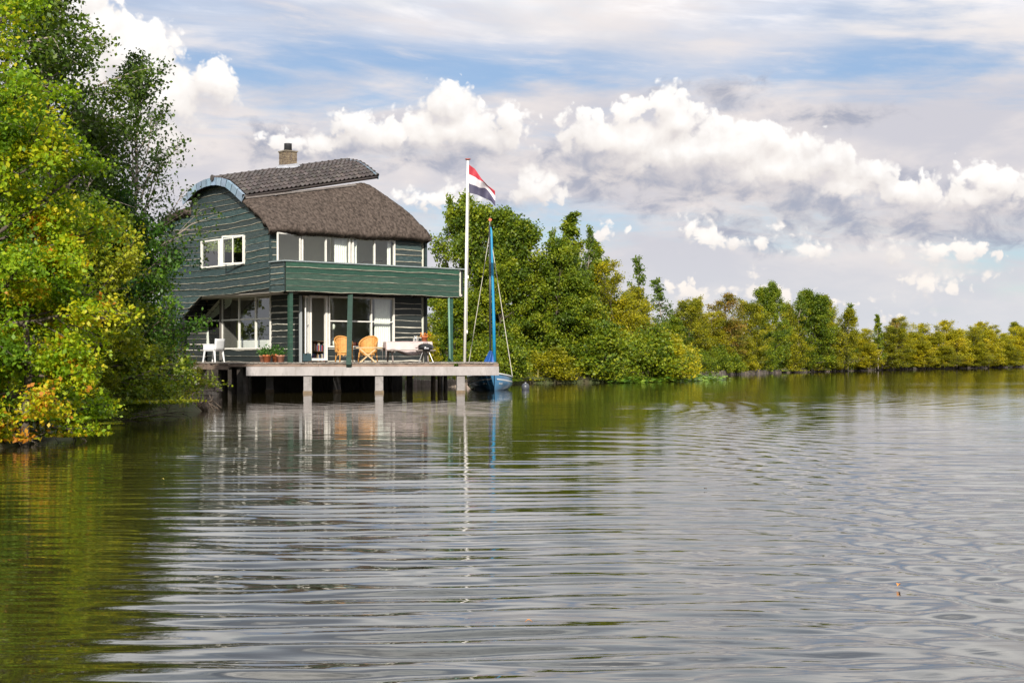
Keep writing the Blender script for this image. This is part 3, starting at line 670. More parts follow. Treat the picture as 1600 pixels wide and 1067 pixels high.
# interior things seen through the glass
sh = thing('bookshelf', (0, 0, 0), 0, 'low bookshelf full of books seen through the open door', 'bookshelf'); sh.location = (C0.x, C0.y, 0); sh.rotation_euler = (0, 0, TH)
bs0, bs1 = onv(489, 540, 0.9)[0], onv(507, 540, 0.9)[0]; mb = MB()
for zq in (0.0, 0.38, 0.76): mb.box(((bs0 + bs1) / 2, 1.0, DZ + 0.02 + zq), (bs1 - bs0 + .3, 0.28, 0.03))
for uq in (bs0 - .15, bs1 + .15): mb.box((uq, 1.0, DZ + 0.4), (0.03, 0.28, 0.8))
mb.box(((bs0 + bs1) / 2, 1.14, DZ + 0.4), (bs1 - bs0 + .3, 0.02, 0.78)); mb.build('frame', mat('shelf_wood', (0.1, 0.06, 0.035), 0.6), sh)
bc = [mat('book_' + n_, c_, 0.6) for n_, c_ in (('red', (0.3, 0.04, 0.03)), ('blue', (0.05, 0.08, 0.2)), ('cream', (0.45, 0.4, 0.3)), ('black', (0.03, 0.03, 0.03)), ('brown', (0.2, 0.1, 0.05)))]
for zq in (0.04, 0.42):
    u = bs0 - 0.10; k = 0
    while u < bs1 + 0.1:
        w_ = random.uniform(0.03, 0.05); h_ = random.uniform(0.2, 0.30); MB().box((u + w_ / 2, 0.95, DZ + zq + h_ / 2), (w_ - .004, 0.18, h_)).build('book', random.choice(bc), sh); u += w_
pc = thing('framed_picture', (C0.x, C0.y, 0), TH, 'small framed picture hanging on the dark inner wall behind the door', 'picture')
pu0, pz0 = onv(494, 508, 2.2); pu1, pz1 = onv(504, 496, 2.2)
MB().box(((pu0 + pu1) / 2, 2.2, (pz0 + pz1) / 2), (pu1 - pu0, 0.03, pz1 - pz0)).build('frame', mat('picture_frame', (0.3, 0.22, 0.1), 0.5), pc); MB().box(((pu0 + pu1) / 2, 2.178, (pz0 + pz1) / 2), (pu1 - pu0 - .05, 0.012, pz1 - pz0 - .05)).build('print', mat('picture_print', (0.4, 0.38, 0.25), 0.6, 0.5, 8, col2=(0.15, 0.2, 0.1)), pc)
MB().box(((pu0 + pu1) / 2 + .1, 2.28, 2.35), (1.2, 0.06, 2.4)).build('hall_wall', M_dplast, house)
sf = thing('sofa', (C0.x, C0.y, 0), TH, 'white low sofa inside the gable room, behind the lower window', 'sofa')
sv0, sz0 = onu(422, 544, UL + 0.45); sv1, sz1 = onu(374, 532, UL + 0.45); mb = MB()
mb.box((UL + 0.75, (sv0 + sv1) / 2, DZ + 0.32), (0.7, sv1 - sv0, 0.2)); mb.build('seat', M_white, sf, False, 0.04); MB().box((UL + 0.42, (sv0 + sv1) / 2, (DZ + .1 + sz1) / 2), (0.16, sv1 - sv0, sz1 - DZ - .1)).build('backrest', M_white, sf, False, 0.04)
for q in (sv0 + .08, sv1 - .08): MB().box((UL + 0.85, q, DZ + 0.35), (0.6, 0.16, 0.5)).build('armrest', M_white, sf, False, 0.03)
so_ = thing('sofa', (C0.x, C0.y, 0), TH, 'dark red sofa inside, behind the wicker chairs and the big window', 'sofa')
qa, qb = onv(520, 535, 0.8)[0], onv(580, 535, 0.8)[0]; Mred = mat('dark_red_cloth', (0.10, 0.02, 0.015), 0.8)
MB().box(((qa + qb) / 2, 1.2, DZ + 0.3), (qb - qa, 0.8, 0.25)).build('seat', Mred, so_, False, .05); MB().box(((qa + qb) / 2, 0.75, DZ + 0.45), (qb - qa, 0.2, 0.6)).build('backrest', Mred, so_, False, .05)
lp = thing('table_lamp', (C0.x, C0.y, 0), TH, 'slim table lamp with pale shades inside, by the left edge of the big window', 'lamp')
lu, lz_ = onv(520, 530, 0.5); MB().tube([(lu, 0.5, DZ + 0.6), (lu, 0.5, DZ + 1.25)], 0.02, 8).build('stem', M_lead, lp); MB().lathe([(0.05, 0), (0.10, .12), (.07, .22), (0.0, .24)], 12, (lu, .5, DZ + 1.2)).build('shade', M_plast, lp, True); MB().lathe([(0.0, 0), (0.12, .02), (.09, .15), (0.03, .2)], 12, (lu, .5, DZ + .6)).build('base', M_plast, lp, True)
spk = thing('speaker_column', (C0.x, C0.y, 0), TH, 'black upright loudspeaker inside, left of the drawn curtain', 'loudspeaker')
xu = onv(584, 520, 0.5)[0]; MB().box((xu, 0.5, DZ + 0.62), (0.22, 0.25, 1.24)).build('cabinet', mat('black_cab', (0.012, 0.012, 0.012), 0.4), spk); MB().lathe([(0, 0), (0.07, 0), (0.08, 0.01)], 14).build('driver', M_lead, spk).matrix_local = Matrix.Translation((xu, 0.37, DZ + 1.0)) @ Matrix.Rotation(R(90), 4, 'X')
# lamp hanging in the gable room
hl = thing('hanging_lantern', (C0.x, C0.y, 0), TH, 'dark hanging lantern seen through the lower gable window', 'lantern')
hv, hz = onu(352, 492, UL + .8); MB().lathe([(0.0, 0.5), (0.06, 0.4), (0.2, 0.1), (0.22, 0), (0.0, 0)], 6, (UL + .8, hv, hz)).build('shade', mat('lantern_dark', (0.03, 0.035, 0.035), 0.4), hl); MB().tube([(UL + .8, hv, hz + .45), (UL + .8, hv, Z1 - .05)], .01, 6).build('cable', M_back, hl)

# balcony ----------------------------------------------------------
VBL = -1.02; ub1 = onv(724, 440, VBL)[0]; bz0, bz1 = 3.60, 4.66
siding(PV(VBL), 0.02, ub1, bz0, bz1, 0.215, M_grn, (), lambda s_: bz1, None, seed=21, edge=(0.0, 0.022), wav=0.02, name='balcony_board')
siding(PU(0.0), VBL + 0.03, -0.06, bz0, bz1, 0.215, M_teal, (), lambda s_: bz1, None, seed=22, edge=(0.0, 0.03), name='balcony_board')
siding(PR(ub1), VBL + 0.03, 0.6, bz0, bz1, 0.215, M_grn, (), lambda s_: bz1, None, seed=23, edge=(0.0, 0.03), name='balcony_board')
mb = MB(); mb.box((ub1 / 2, VBL + 0.02, bz1 + 0.02), (ub1 + 0.1, 0.16, 0.045)); mb.box((0.0, VBL / 2 + 0.06, bz1 + 0.018), (0.15, -VBL - 0.06, 0.04)); mb.box((ub1, VBL / 2 + .2, bz1 + 0.018), (0.15, -VBL + .3, 0.04)); mb.build('balcony_rail', mat('grey_rail', (0.26, 0.30, 0.31), 0.7, 0.3), house)
MB().box((ub1 / 2, (VBL + 0.6) / 2 - .3, bz0 + 0.07), (ub1 - 0.1, 0.98, 0.08)).build('balcony_floor', M_soff, house)
MB().box(((UR + ub1) / 2 + .05, 0.25, bz0 + 0.07), (ub1 - UR - 0.2, 0.6, 0.08)).build('balcony_floor', M_soff, house)
for q in np.linspace(0.5, ub1 - 0.3, 11): MB().box((q, VBL / 2 - 0.01, bz0 + 0.0), (0.07, -VBL - 0.15, 0.10)).build('joist', M_dkw, house)
# posts
def post(px, v, w_, zb, mt, ptop=None, name='balcony_post'):
    u = onv(px, 500, v)[0]; MB().box((u, v, (zb + bz0 - 0.0) / 2), (w_, w_, bz0 - zb)).build(name, mt, house)
    return u
post(453.5, VBL + 0.12, 0.14, DZ, M_grn); up = post(704, VBL + 0.12, 0.14, DZ, M_grn)
MB().tube([(up - 0.16, VBL + 0.02, bz0), (up - 0.14, VBL + 0.0, DZ + 0.14), (up - 0.04, VBL - 0.08, DZ + 0.03)], 0.04, 8).build('downpipe', mat('pale_green_pipe', (0.14, 0.26, 0.2), 0.5, 0.2), house, True)
# ---------------------------------------------------------------- deck over the water
deck = thing('deck', (0, 0, 0), 0, 'grey plank deck on concrete piles along the front of the green house', 'deck')
DL = at(357, 570, 48.9); DR = at(779, 570, 50.2)
dd = Vector((DR.x - DL.x, DR.y - DL.y)); DLen = dd.length; dd.normalize(); dn = Vector((-dd.y, dd.x))
da = math.atan2(dd.y, dd.x)
def dpt(s_, t, z): return (DL.x + dd.x * s_ + dn.x * t, DL.y + dd.y * s_ + dn.y * t, z)
pw = 0.145; npl = int(DLen / pw)
def wall_t(s_):                                    # how far back a plank runs
    base = 0
    p = Vector((DL.x + dd.x * s_, DL.y + dd.y * s_))
    # stop just under the house line or at the yard behind
    rel = p - C0; u = rel.dot(Uv); v = rel.dot(Vv); du = dn.dot(Uv); dv = dn.dot(Vv)
    c1 = (0.15 - v) / dv if dv > 1e-6 else 99; c2 = (UL + .1 - u) / du if du > 1e-6 else 99
    uu = u + du * c1
    if uu > UR + 0.05: return 7.5
    return max(c1, 0.4) if uu > UL else max(c2, 0.4)
for i in range(npl + 1):
    s_ = (i + 0.5) * pw
    if s_ > DLen: break
    t1 = wall_t(s_) + 0.12; t0 = -0.05 + random.uniform(-0.02, 0.02)
    MB().box(dpt(s_, (t0 + t1) / 2, DZ - 0.02 + random.uniform(-.006, .006)), (pw - 0.012, t1 - t0, 0.04), da + random.uniform(-.001, .001)).build('plank', M_deck, deck)
# fascia in three lengths, slightly uneven
for a, b, zt, h in ((0.0, 3.1, DZ - .045, .10), (3.11, 7.86, DZ - .045, .11), (8.02, DLen, DZ - .045, .10)):
    MB().box(dpt((a + b) / 2, 0.02, zt - h / 2), (b - a, 0.05, h), da).build('fascia', M_fasc, deck)
bs = (at(385, 578, 49).x - DL.x) / dd.x; zb1, zb0 = 0.975 - 0.05 + 0.01, 0.62
MB().box(dpt((bs + DLen) / 2, -0.02, (zb0 + zb1) / 2), (DLen - bs, 0.22, zb1 - zb0), da).build('beam', M_conc, deck, False, 0.01)
for t, z_ in ((2.2, 0.8), (4.4, 0.8)): MB().box(dpt((1.4 + DLen) / 2, t, z_), (DLen - 1.8, 0.2, 0.25), da).build('beam', M_dkw, deck)
# left wing of the deck, running back beside the gable wall
A0_ = Vector(dpt(0, 0, 0)).xy
W1 = at(262, 570, 53.0).xy; nw = 22
wv = (W1 - A0_); wl = wv.length; wv.normalize(); wn = Vector((wv.y, -wv.x)) * -1
if wn.y < 0: wn = -wn
for i in range(nw):
    s_ = (i + .5) * wl / nw; p = A0_ + wv * s_; ln = 3.2
    c = p + wn * (ln / 2 - 0.05 + random.uniform(-.03, .03)); MB().box((c.x, c.y, DZ - 0.02 + random.uniform(-.006, .004)), (wl / nw - .012, ln, 0.04), math.atan2(wv.y, wv.x)).build('plank', M_deck, deck)
for k in range(3):
    c = A0_ + wv * (wl / 2) + wn * 0.02; MB().box((c.x, c.y, DZ - 0.075 - k * 0.072), (wl + 0.1 * (1 - k), 0.06 - 0.01 * k, 0.062), math.atan2(wv.y, wv.x), 0, random.uniform(-.004, .004)).build('edge_board', M_fasc, deck)
# piles
def pile(px, Y, wd, top, mt, rnd_=False, px2=None):
    x = (px - CX) / F * Y; mb = MB()
    if rnd_: mb.tube([(x, Y, -0.8), (x, Y, top)], [wd / 2, wd / 2 * 0.93], 10)
    else: mb.box((x, Y, (top - 0.8) / 2), (wd, wd, top + 0.8), da)
    o = mb.build('pile', mt, deck, rnd_, 0 if rnd_ else 0.012)
    if not rnd_ and mt is M_pile: MB().box((x, Y, 0.035), (wd + 0.03, wd + 0.03, 0.11), da).build('tide_mark', M_wet, o)
for px in (480.7, 592.3, 719.5):
    t_ = (px - 357) / (779 - 357); pile(px, 48.9 + 1.3 * t_ + 0.06, 0.285, zb0, M_pile)
for px in (421.5, 526.5): pile(px, 51.4, 0.27, 0.68, M_pile)
pile(640, 52.0, 0.22, 0.7, M_dkw); pile(677, 53.5, 0.19, 1.0, M_brnw, True); pile(686, 55.5, 0.13, 1.0, M_brnw, True); pile(690, 56.5, 0.13, 1.0, M_pile, True); pile(696, 52.6, 0.16, 1.0, M_dkw, True)
for px, Y in ((345, 50.6), (366, 51.2), (384, 49.6), (400, 53), (455, 53.4), (565, 54), (610, 54.4), (352, 53)): pile(px, Y, 0.2, 0.9, M_dkw, True)
# dark boards added behind the piles, giving the black shade under the house
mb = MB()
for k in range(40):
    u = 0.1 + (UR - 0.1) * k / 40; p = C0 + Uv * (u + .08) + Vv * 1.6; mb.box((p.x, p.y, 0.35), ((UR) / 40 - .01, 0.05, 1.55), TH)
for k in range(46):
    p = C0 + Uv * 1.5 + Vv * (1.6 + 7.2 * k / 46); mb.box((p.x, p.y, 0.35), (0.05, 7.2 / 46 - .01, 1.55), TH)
tag(mb.build('shade_boarding', M_dkw, deck), kind='stuff')
# raking strut from the deck edge up to the balcony
pa = at(545, 570.5, 49.28); up_ = onv(547.5, 458, VBL + .15)[0]; pb = C0 + Uv * up_ + Vv * (VBL + 0.15); pb = Vector((pb.x, pb.y, bz0)); 
loc_a = Vector(((pa.xy - C0).dot(Uv), (pa.xy - C0).dot(Vv), pa.z - .03)); loc_b = Vector((up_, VBL + .15, bz0))
MB().bar(loc_a, loc_b, 0.18, 0.16).build('balcony_post', M_grn, house)

# ---------------------------------------------------------------- things on the deck
def on_deck(px, Y, z=DZ): p = at(px, 500, Y); return (p.x, p.y, z)
# white plastic armchair seen from the back corner
M_pl = mat('white_plastic', (0.62, 0.63, 0.64), 0.35, 0.03)
wc = thing('plastic_armchair', on_deck(334, 51.2), R(-28), 'white plastic garden armchair under the slanted gable window', 'chair')
MB().box((0, 0, 0.42), (0.52, 0.50, 0.05)).build('seat', M_pl, wc, False, .015)
MB().box((0.0, 0, 0)  , (0.001, 0.001, 0.001))
MB().grid(lambda a, b: (0.27 + 0.04 * b + 0.02 * math.sin(a * PI), -0.27 + 0.54 * a, 0.42 + 0.43 * b), 6, 4).build('backrest', M_pl, wc, True).modifiers.new('t', 'SOLIDIFY').thickness = 0.035
for s_ in (-1, 1):
    MB().box((0.0, s_ * 0.265, 0.64), (0.50, 0.055, 0.035)).build('armrest', M_pl, wc, False, .01)
    MB().box((-0.02, s_ * 0.27, 0.535), (0.46, 0.03, 0.20)).build('side_panel', M_pl, wc, False, .008)
    MB().tube([(-0.22, s_ * 0.235, 0.42), (-0.28, s_ * 0.26, 0)], [0.04, 0.024], 6).build('leg', M_pl, wc); MB().tube([(0.22, s_ * 0.225, 0.42), (0.28, s_ * 0.255, 0)], [0.045, 0.025], 6).build('leg', M_pl, wc)
# flower pots
M_ter = mat('terracotta', (0.50, 0.15, 0.055), 0.8, 0.2, 8); M_terp = mat('faded_terracotta', (0.50, 0.24, 0.16), 0.85, 0.2, 8)
M_herb = leaf_mat('herb_leaf', [(0.02, 0.06, 0.01), (0.05, 0.13, 0.02), (0.10, 0.2, 0.03)], 0.3)
def leaves(name, pts, size, mt, parent, seed=1, tone=(0.2, 0.8), up=0.3, asp=0.6):
    rs = np.random.RandomState(seed); P_ = np.asarray(pts, float); n = len(P_)
    return leafmesh(name, P_, np.full(n, size) * rs.uniform(.6, 1.3, n), rs.uniform(tone[0], tone[1], n), rs, mt, parent, up, asp)
def leafmesh(name, Cn, S, tone, rs, mt, parent, up=0.3, asp=0.6, obj=True):
    n = len(Cn); N = rs.normal(size=(n, 3)); N[:, 2] += up * 2; N /= np.linalg.norm(N, axis=1)[:, None]
    T = rs.normal(size=(n, 3)); T -= (T * N).sum(1)[:, None] * N; T /= np.linalg.norm(T, axis=1)[:, None]; B = np.cross(N, T)
    s = S[:, None]; V_ = np.empty((n, 4, 3)); V_[:, 0] = Cn - T * s * .5; V_[:, 1] = Cn + B * s * .5 * asp + N * s * .10 ; V_[:, 2] = Cn + T * s * .5; V_[:, 3] = Cn - B * s * .5 * asp + N * s * .10
    me = bpy.data.meshes.new(name); me.vertices.add(n * 4); me.vertices.foreach_set('co', V_.ravel()); me.loops.add(n * 4); me.loops.foreach_set('vertex_index', np.arange(n * 4)); me.polygons.add(n)
    me.polygons.foreach_set('loop_start', np.arange(n) * 4); me.polygons.foreach_set('loop_total', np.full(n, 4)); me.update(calc_edges=True)
    at_ = me.attributes.new('tone', 'FLOAT', 'FACE'); at_.data.foreach_set('value', np.asarray(tone, 'f')); me.materials.append(mt)
    return link(name, me, parent) if obj else me
def pot(px, Y, r_, h_, mt, label, z=DZ, herb=True, fl=None, seed=1, grp=None):
    t = thing('flower_pot', on_deck(px, Y, z), 0, label, 'flower pot', grp)
    MB().lathe([(0.0, 0), (r_ * .7, 0), (r_ * .92, h_ * .78), (r_ * 1.04, h_ * .78), (r_ * 1.06, h_), (r_ * .93, h_), (r_ * .9, h_ * .9), (0, h_ * .9)], 18).build('pot', mt, t, True)
    rs = np.random.RandomState(seed)
    if herb:
        q = rs.normal(size=(260, 3)) * (r_ * .75, r_ * .75, h_ * .36) + (0, 0, h_ * 1.42); q[:, 2] = np.maximum(q[:, 2], h_ * .95); tag(leaves('foliage', q, 0.075, M_herb, t, seed), kind='stuff')
        MB().tube([(0, 0, h_ * .8), (0.01, 0, h_ * 1.4)], .012, 5).build('stem', M_brnw, t)
    if fl:
        q = rs.normal(size=(60, 3)) * (r_ * .8, r_ * .8, .05) + (0, 0, h_ * 1.15); leaves('flowers', q, 0.07, fl, t, seed + 1)
    return t
pot(410.5, 51.1, .125, .25, M_terp, 'pale terracotta pot with herbs, left behind the brighter orange pot')
pot(417, 50.7, .165, .27, M_ter, 'bright orange clay pot with low herbs, in front of the paler pots', seed=2)
pot(430, 51.5, .13, .30, M_ter, 'clay pot with the tallest bushy herb, behind the two front pots', seed=3)
pot(438.5, 50.8, .15, .26, M_terp, 'dusty pink clay pot with herbs, nearest the green post', seed=4)
# wicker chairs
M_wick = mat('honey_wicker', (0.62, 0.30, 0.075), 0.55, 0.3, 12, 0.8, 60, dirt=(0.35, 0.15, 0.04, 0.5)); M_cane = mat('cane_pole', (0.60, 0.33, 0.12), 0.45, 0.2, 8)
def wicker(px, Y, rz, label, cross=False):
    t = thing('wicker_armchair', on_deck(px, Y), rz, label, 'armchair', 'wicker armchairs on the deck')
    def shell(a, b):                               # barrel back wrapping into the arms, front is -y
        an = R(-115) + R(230) * a; hgt = 0.44 + 0.40 * max(0, math.cos(an * 0.62)) ** 1.4
        r1 = 0.30 + 0.03 * b; x_ = r1 * math.sin(an); y_ = 0.27 * math.cos(an) + 0.02 + 0.06 * b * max(0, math.cos(an)); z_ = 0.36 + (hgt - 0.36 + 0.10) * b
        return (x_ + 0.004 * math.sin(b * 50), y_ + 0.005 * math.sin(a * 90), z_)
    o = MB().grid(shell, 56, 16).build('backrest', M_wick, t, True); o.modifiers.new('t', 'SOLIDIFY').thickness = 0.022
    MB().tube([shell(i / 30, 1.0) for i in range(31)], 0.026, 8).build('arm_rail', M_wick, t, True)
    MB().lathe([(0.0, 0.40), (0.25, 0.40), (0.29, 0.37), (0.28, 0.32), (0, 0.32)], 20).build('seat', M_wick, t, True)
    MB().grid(lambda a, b: (0.28 * math.sin(R(-80 + 160 * a)), -0.26 * math.cos(R(-80 + 160 * a)), 0.36 - 0.11 * b - .03 * math.sin(a * 40)), 24, 3).build('apron', M_wick, t, True)
    if not cross:
        for x_, y_ in ((-.22, -.2), (.22, -.2), (-.2, .22), (.2, .22)): MB().tube([(x_, y_, 0.36), (x_ * 1.15, y_ * 1.2, 0)], 0.024, 8).build('leg', M_wick, t, True)
    else:
        for x_, y_ in ((-.24, .2), (.24, .2), (-.24, -.22), (.24, -.22)): MB().tube([(x_, y_, 0.36), (x_ * 1.12, y_ * 1.15, 0)], 0.022, 8).build('leg', M_wick, t, True)
    return t
wicker(537.5, 50.5, R(28), 'honey wicker armchair behind the slanting green post')
wicker(575, 50.6, R(-18), 'honey wicker armchair behind the crossed wooden stool, right of the slanting post', True)
st = thing('folding_stool', on_deck(575, 49.95), R(4), 'folding stool of crossed pale wooden bars before the wicker chair', 'stool')
M_pw = mat('pale_stool_wood', (0.55, 0.38, 0.2), 0.6, 0.2, 6)
for y_ in (-.14, .14):
    MB().bar((-.30, y_, 0.50), (.28, y_ - .01, 0.0), 0.03, 0.04).build('leg', M_pw, st); MB().bar((.30, y_ + .03, 0.50), (-.28, y_ + .03, 0.0), 0.03, 0.04).build('leg', M_pw, st)
for x_ in (-.3, .3): MB().bar((x_, -.17, .51), (x_, .2, .51), 0.035).build('top_rail', M_pw, st)
MB().bar((-.42, -.17, .52), (.50, -.17, .525), 0.03, 0.035).build('cross_bar', M_pw, st)
# picnic table with cloth
tb = thing('picnic_table', on_deck(637, 51.0), R(14), 'weathered grey picnic table with side benches, half hidden by its cloth', 'table')
M_gw = mat('grey_table_wood', (0.24, 0.20, 0.18), 0.85, 0.3, 5, 0.3, 30)
for k in range(5): MB().box((0, -0.28 + .14 * k, 0.72), (1.65, 0.13, 0.035)).build('top_plank', M_gw, tb)
for s_ in (-1, 1):
    for k in range(2): MB().box((0, s_ * (0.62 + .14 * k), 0.43), (1.75, 0.13, 0.035)).build('bench_plank', M_gw, tb)
    MB().box((s_ * 0.6, 0, 0.395), (0.045, 1.55, 0.09)).build('bench_support', M_gw, tb); MB().box((s_ * 0.6, 0, 0.68), (0.045, 0.68, 0.07)).build('top_support', M_gw, tb)
    for q in (-1, 1): MB().bar((s_ * 0.64, q * 0.26, 0.70), (s_ * 0.64, q * 0.62, 0.0), 0.045, 0.09).build('leg', M_gw, tb)
M_cl = mat('pale_pink_cloth', (0.52, 0.43, 0.415), 0.9, 0.12, 5)
def clothf(a, b):
    x_ = -1.0 + 2.0 * a; y_ = -0.80 + 1.60 * b; ex = max(0, abs(x_) - .84); ey = max(0, abs(y_) - .36)
    x2 = math.copysign(min(abs(x_), .84) + ex * .15, x_); y2 = math.copysign(min(abs(y_), .36) + ey * .22 + 0.02 * math.sin(x_ * 14) * (ey > 0) * (ey / .3), y_)
    return (x2, y2, 0.748 - ex * 1.6 - ey * (0.9 + .25 * math.sin(x_ * 4.1 + 1)) + 0.004 * math.sin(x_ * 9) * math.cos(y_ * 8))
tc_ = thing('tablecloth', on_deck(637, 51.0), R(14), 'pale pink cloth draped over the picnic table', 'tablecloth')
MB().grid(clothf, 60, 36).build('cloth', M_cl, tc_, True).modifiers.new('t', 'SOLIDIFY').thickness = 0.004
for q in (-.5, -.2, .1, .4): MB().grid(lambda a, b: tuple(Vector(clothf(a, 0.5 + (q * 0.8 + .025 * b) / 1.60)) + Vector((0, 0, .003))), 40, 1).build('stripe', mat('cloth_stripe', (0.38, 0.27, 0.26), 0.9), tc_)
# kettle barbecue, low on its three legs beside the table
bq = thing('barbecue', on_deck(665, 50.5), R(10), 'black kettle barbecue with lid, in front of the picnic table end', 'barbecue')
M_bq = mat('black_enamel', (0.012, 0.012, 0.013), 0.25, 0.1)
MB().lathe([(0.0, 0.36), (0.12, 0.37), (0.22, 0.42), (0.275, 0.50), (0.28, 0.52)], 24).build('bowl', M_bq, bq, True)
MB().lathe([(0.295, 0.525), (0.29, 0.55), (0.25, 0.62), (0.15, 0.665), (0.0, 0.68)], 24).build('lid', M_bq, bq, True)
MB().tube([(-.07, 0, .67), (-.07, 0, .71), (.07, 0, .71), (.07, 0, .67)], 0.012, 6).build('lid_handle', M_bq, bq); MB().box((0, -.292, .50), (.16, .02, .035)).build('vent_plate', M_lead, bq)
for a_ in (90, 210, 330): MB().tube([(.12 * math.cos(R(a_)), .12 * math.sin(R(a_)), .40), (.30 * math.cos(R(a_)), .30 * math.sin(R(a_)), 0)], .014, 6).build('leg', mat('steel_leg', (0.3, 0.3, 0.3), 0.4, metal=0.7), bq)
MB().box((-.33, 0, .52), (.07, .14, .03)).build('side_handle', M_bq, bq); MB().box((.33, 0, .52), (.07, .14, .03)).build('side_handle', M_bq, bq)
M_fl = leaf_mat('orange_flower', [(0.6, 0.12, 0.03), (0.7, 0.25, 0.03), (0.7, 0.45, 0.05)], 0.3)
pot(663, 51.1, .115, .19, M_ter, 'small clay pot of orange flowers on the pink tablecloth', DZ + .752, False, M_fl, 9)
gl = thing('glass_lantern', on_deck(649.5, 51.0, DZ + .752), 0, 'clear glass lantern with wire frame on the pink tablecloth', 'lantern')
MB().lathe([(0.0, 0), (.075, 0), (.085, .08), (.07, .16), (.045, .19)], 14).build('glass', glass_mat('jar_glass', (0.9, 0.92, 0.9), 1.0, 0.25), gl, True)
for k in range(6): MB().tube([(.08 * math.cos(k * PI / 3), .08 * math.sin(k * PI / 3), 0), (.088 * math.cos(k * PI / 3), .088 * math.sin(k * PI / 3), .09), (.045 * math.cos(k * PI / 3), .045 * math.sin(k * PI / 3), .2)], .006, 5).build('wire', M_white, gl)
# flagpole and flag
fp = thing('flagpole', on_deck(726, 50.4), 0, 'tall white flagpole standing near the outer end of the deck', 'flagpole')
tpp = at(731, 250, 50.4); tx = tpp.x - fp.location.x; th_ = tpp.z - DZ
MB().tube([(0, 0, 0), (tx * .5, 0, th_ * .5), (tx, 0, th_)], [.052, .047, .036], 12).build('pole', mat('white_pole', (0.78, 0.76, 0.72), 0.4, .05), fp, True)
MB().lathe([(0.0, .0), (.05, 0), (.10, .02), (.105, .045), (.0, .06)], 16, (tx, 0, th_ - .01)).build('cap', mat('dull_red', (0.35, 0.07, 0.05), 0.5), fp, True)
MB().tube([(tx * .98 + .06, -.03, th_ - .2), (.085, -.05, 1.0)], .006, 5).build('halyard', M_white, fp)
for zq in (1.1, 3.05): MB().box((tx * zq / th_ + .07, -.03, zq), (.05, .05, .1)).build('cleat', M_white, fp)
def pxz(px, py, Y=50.35): p = at(px, py, Y); return p
fr_, fw_, fb_ = mat('flag_red', (0.34, 0.02, 0.035), 0.7), mat('flag_white', (0.52, 0.49, 0.52), 0.7), mat('flag_blue', (0.05, 0.045, 0.085), 0.7)
flg = thing('flag', tuple(pxz(732.8, 301)), 0, 'red white and blue horizontally striped flag hanging folded from the white flagpole', 'flag')
o0 = flg.location.copy()
def flagf(a, b):                                   # a along the fly, b down the hoist
    top = [(732.8, 257.5), (742, 264), (752, 279), (762, 290), (773.5, 298.5)]; bot_ = [(732.8, 301.5), (745, 304.5), (756, 309.5), (767, 314.5), (774, 323)]
    def ip(L_, a): t = a * 4; i = min(int(t), 3); f = t - i; return L_[i][0] * (1 - f) + L_[i + 1][0] * f, L_[i][1] * (1 - f) + L_[i + 1][1] * f
    t0, t1 = ip(top, a), ip(bot_, a); k = b
    k = b ** (1 + 1.5 * math.exp(-((a - .66) / .2) ** 2)) if a < 1.1 else b
    px, py = t0[0] * (1 - k) + t1[0] * k, t0[1] * (1 - k) + t1[1] * k
    dep = 0.13 * math.sin(a * 9 + b * 2.2) * min(1, a * 2.5) + 0.07 * math.sin(b * 7 + a * 5) * a + (0.25 * (a - .4) * (0.5 - b) if a > .4 else 0)
    return tuple(pxz(px, py, 50.35 + dep) - o0)
for k, (nm, mt) in enumerate((('red_stripe', fr_), ('white_stripe', fw_), ('blue_stripe', fb_))):
    MB().grid(lambda a, b: flagf(a, (k + b) / 3), 40, 8).build(nm, mt, flg, True)
# ---------------------------------------------------------------- sailing boat, buoy
M_hull = mat('blue_hull', (0.07, 0.22, 0.40), 0.25, 0.2, 2, dirt=(0.10, 0.17, 0.22, 0.3), coat=0.3); M_hw = mat('hull_white', (0.7, 0.7, 0.68), 0.35, .08)
boat = thing('sailing_boat', (0, 0, 0), 0, 'small blue sailing boat moored bow first behind the deck end, sails furled', 'sailing boat')
bow = at(772.5, 611, 53.2); boat.location = (bow.x, bow.y, 0); boat.rotation_euler = (0, 0, R(5))      # local +y goes aft
def hull(a, b):                                    # a 0..1 along the length, b -1..1 across sheer to sheer
    L_ = 5.4; y_ = L_ * a; w_ = 0.86 * (math.sin(min(1, a / .45) * PI / 2) ** 0.75) * (1 - .18 * max(0, a - .5) / .5) + .015; sh_ = 0.66 - .20 * math.sin(a * PI * .85) ; kq = 0.12 * (1 - a) ** 3
    t = abs(b); x_ = w_ * math.copysign(min(1, (t * 1.35) ** .75 if t < .74 else 1 + (t - .74) * .1), b) ; z_ = -0.22 + kq * 1.0 + (sh_ + .22 - kq) * (t ** 2.1)
    return (x_, y_ + (0.22 * (1 - t) * (1 - a) ** 4), z_)
MB().grid(lambda a, b: hull(a, b * 2 - 1), 28, 24).build('hull', M_hull, boat, True)
for s_ in (-1, 1):
    MB().tube([tuple(Vector(hull(i / 24, s_)) + Vector((0, 0, .0))) for i in range(25)], .03, 8).build('gunwale', M_hw, boat, True)
    MB().grid(lambda a, b: tuple(Vector(hull(.012 + a * .9, s_ * (.84 + .035 * b))) + Vector((s_ * .006, -.006, 0))), 24, 1).build('stripe', M_hw, boat)
MB().grid(lambda a, b: tuple((Vector(hull(a, 1)) * b + Vector(hull(a, -1)) * (1 - b)) + Vector((0, 0, .04 * math.sin(b * PI) - .01))), 14, 8).build('foredeck', mat('deck_grey_blue', (0.3, 0.36, 0.4), 0.5), boat, True)
MB().add([hull(1, 1), hull(1, .5), hull(1, 0), hull(1, -.5), hull(1, -1)], [(0, 1, 2, 3, 4)]).build('transom', M_hull, boat)
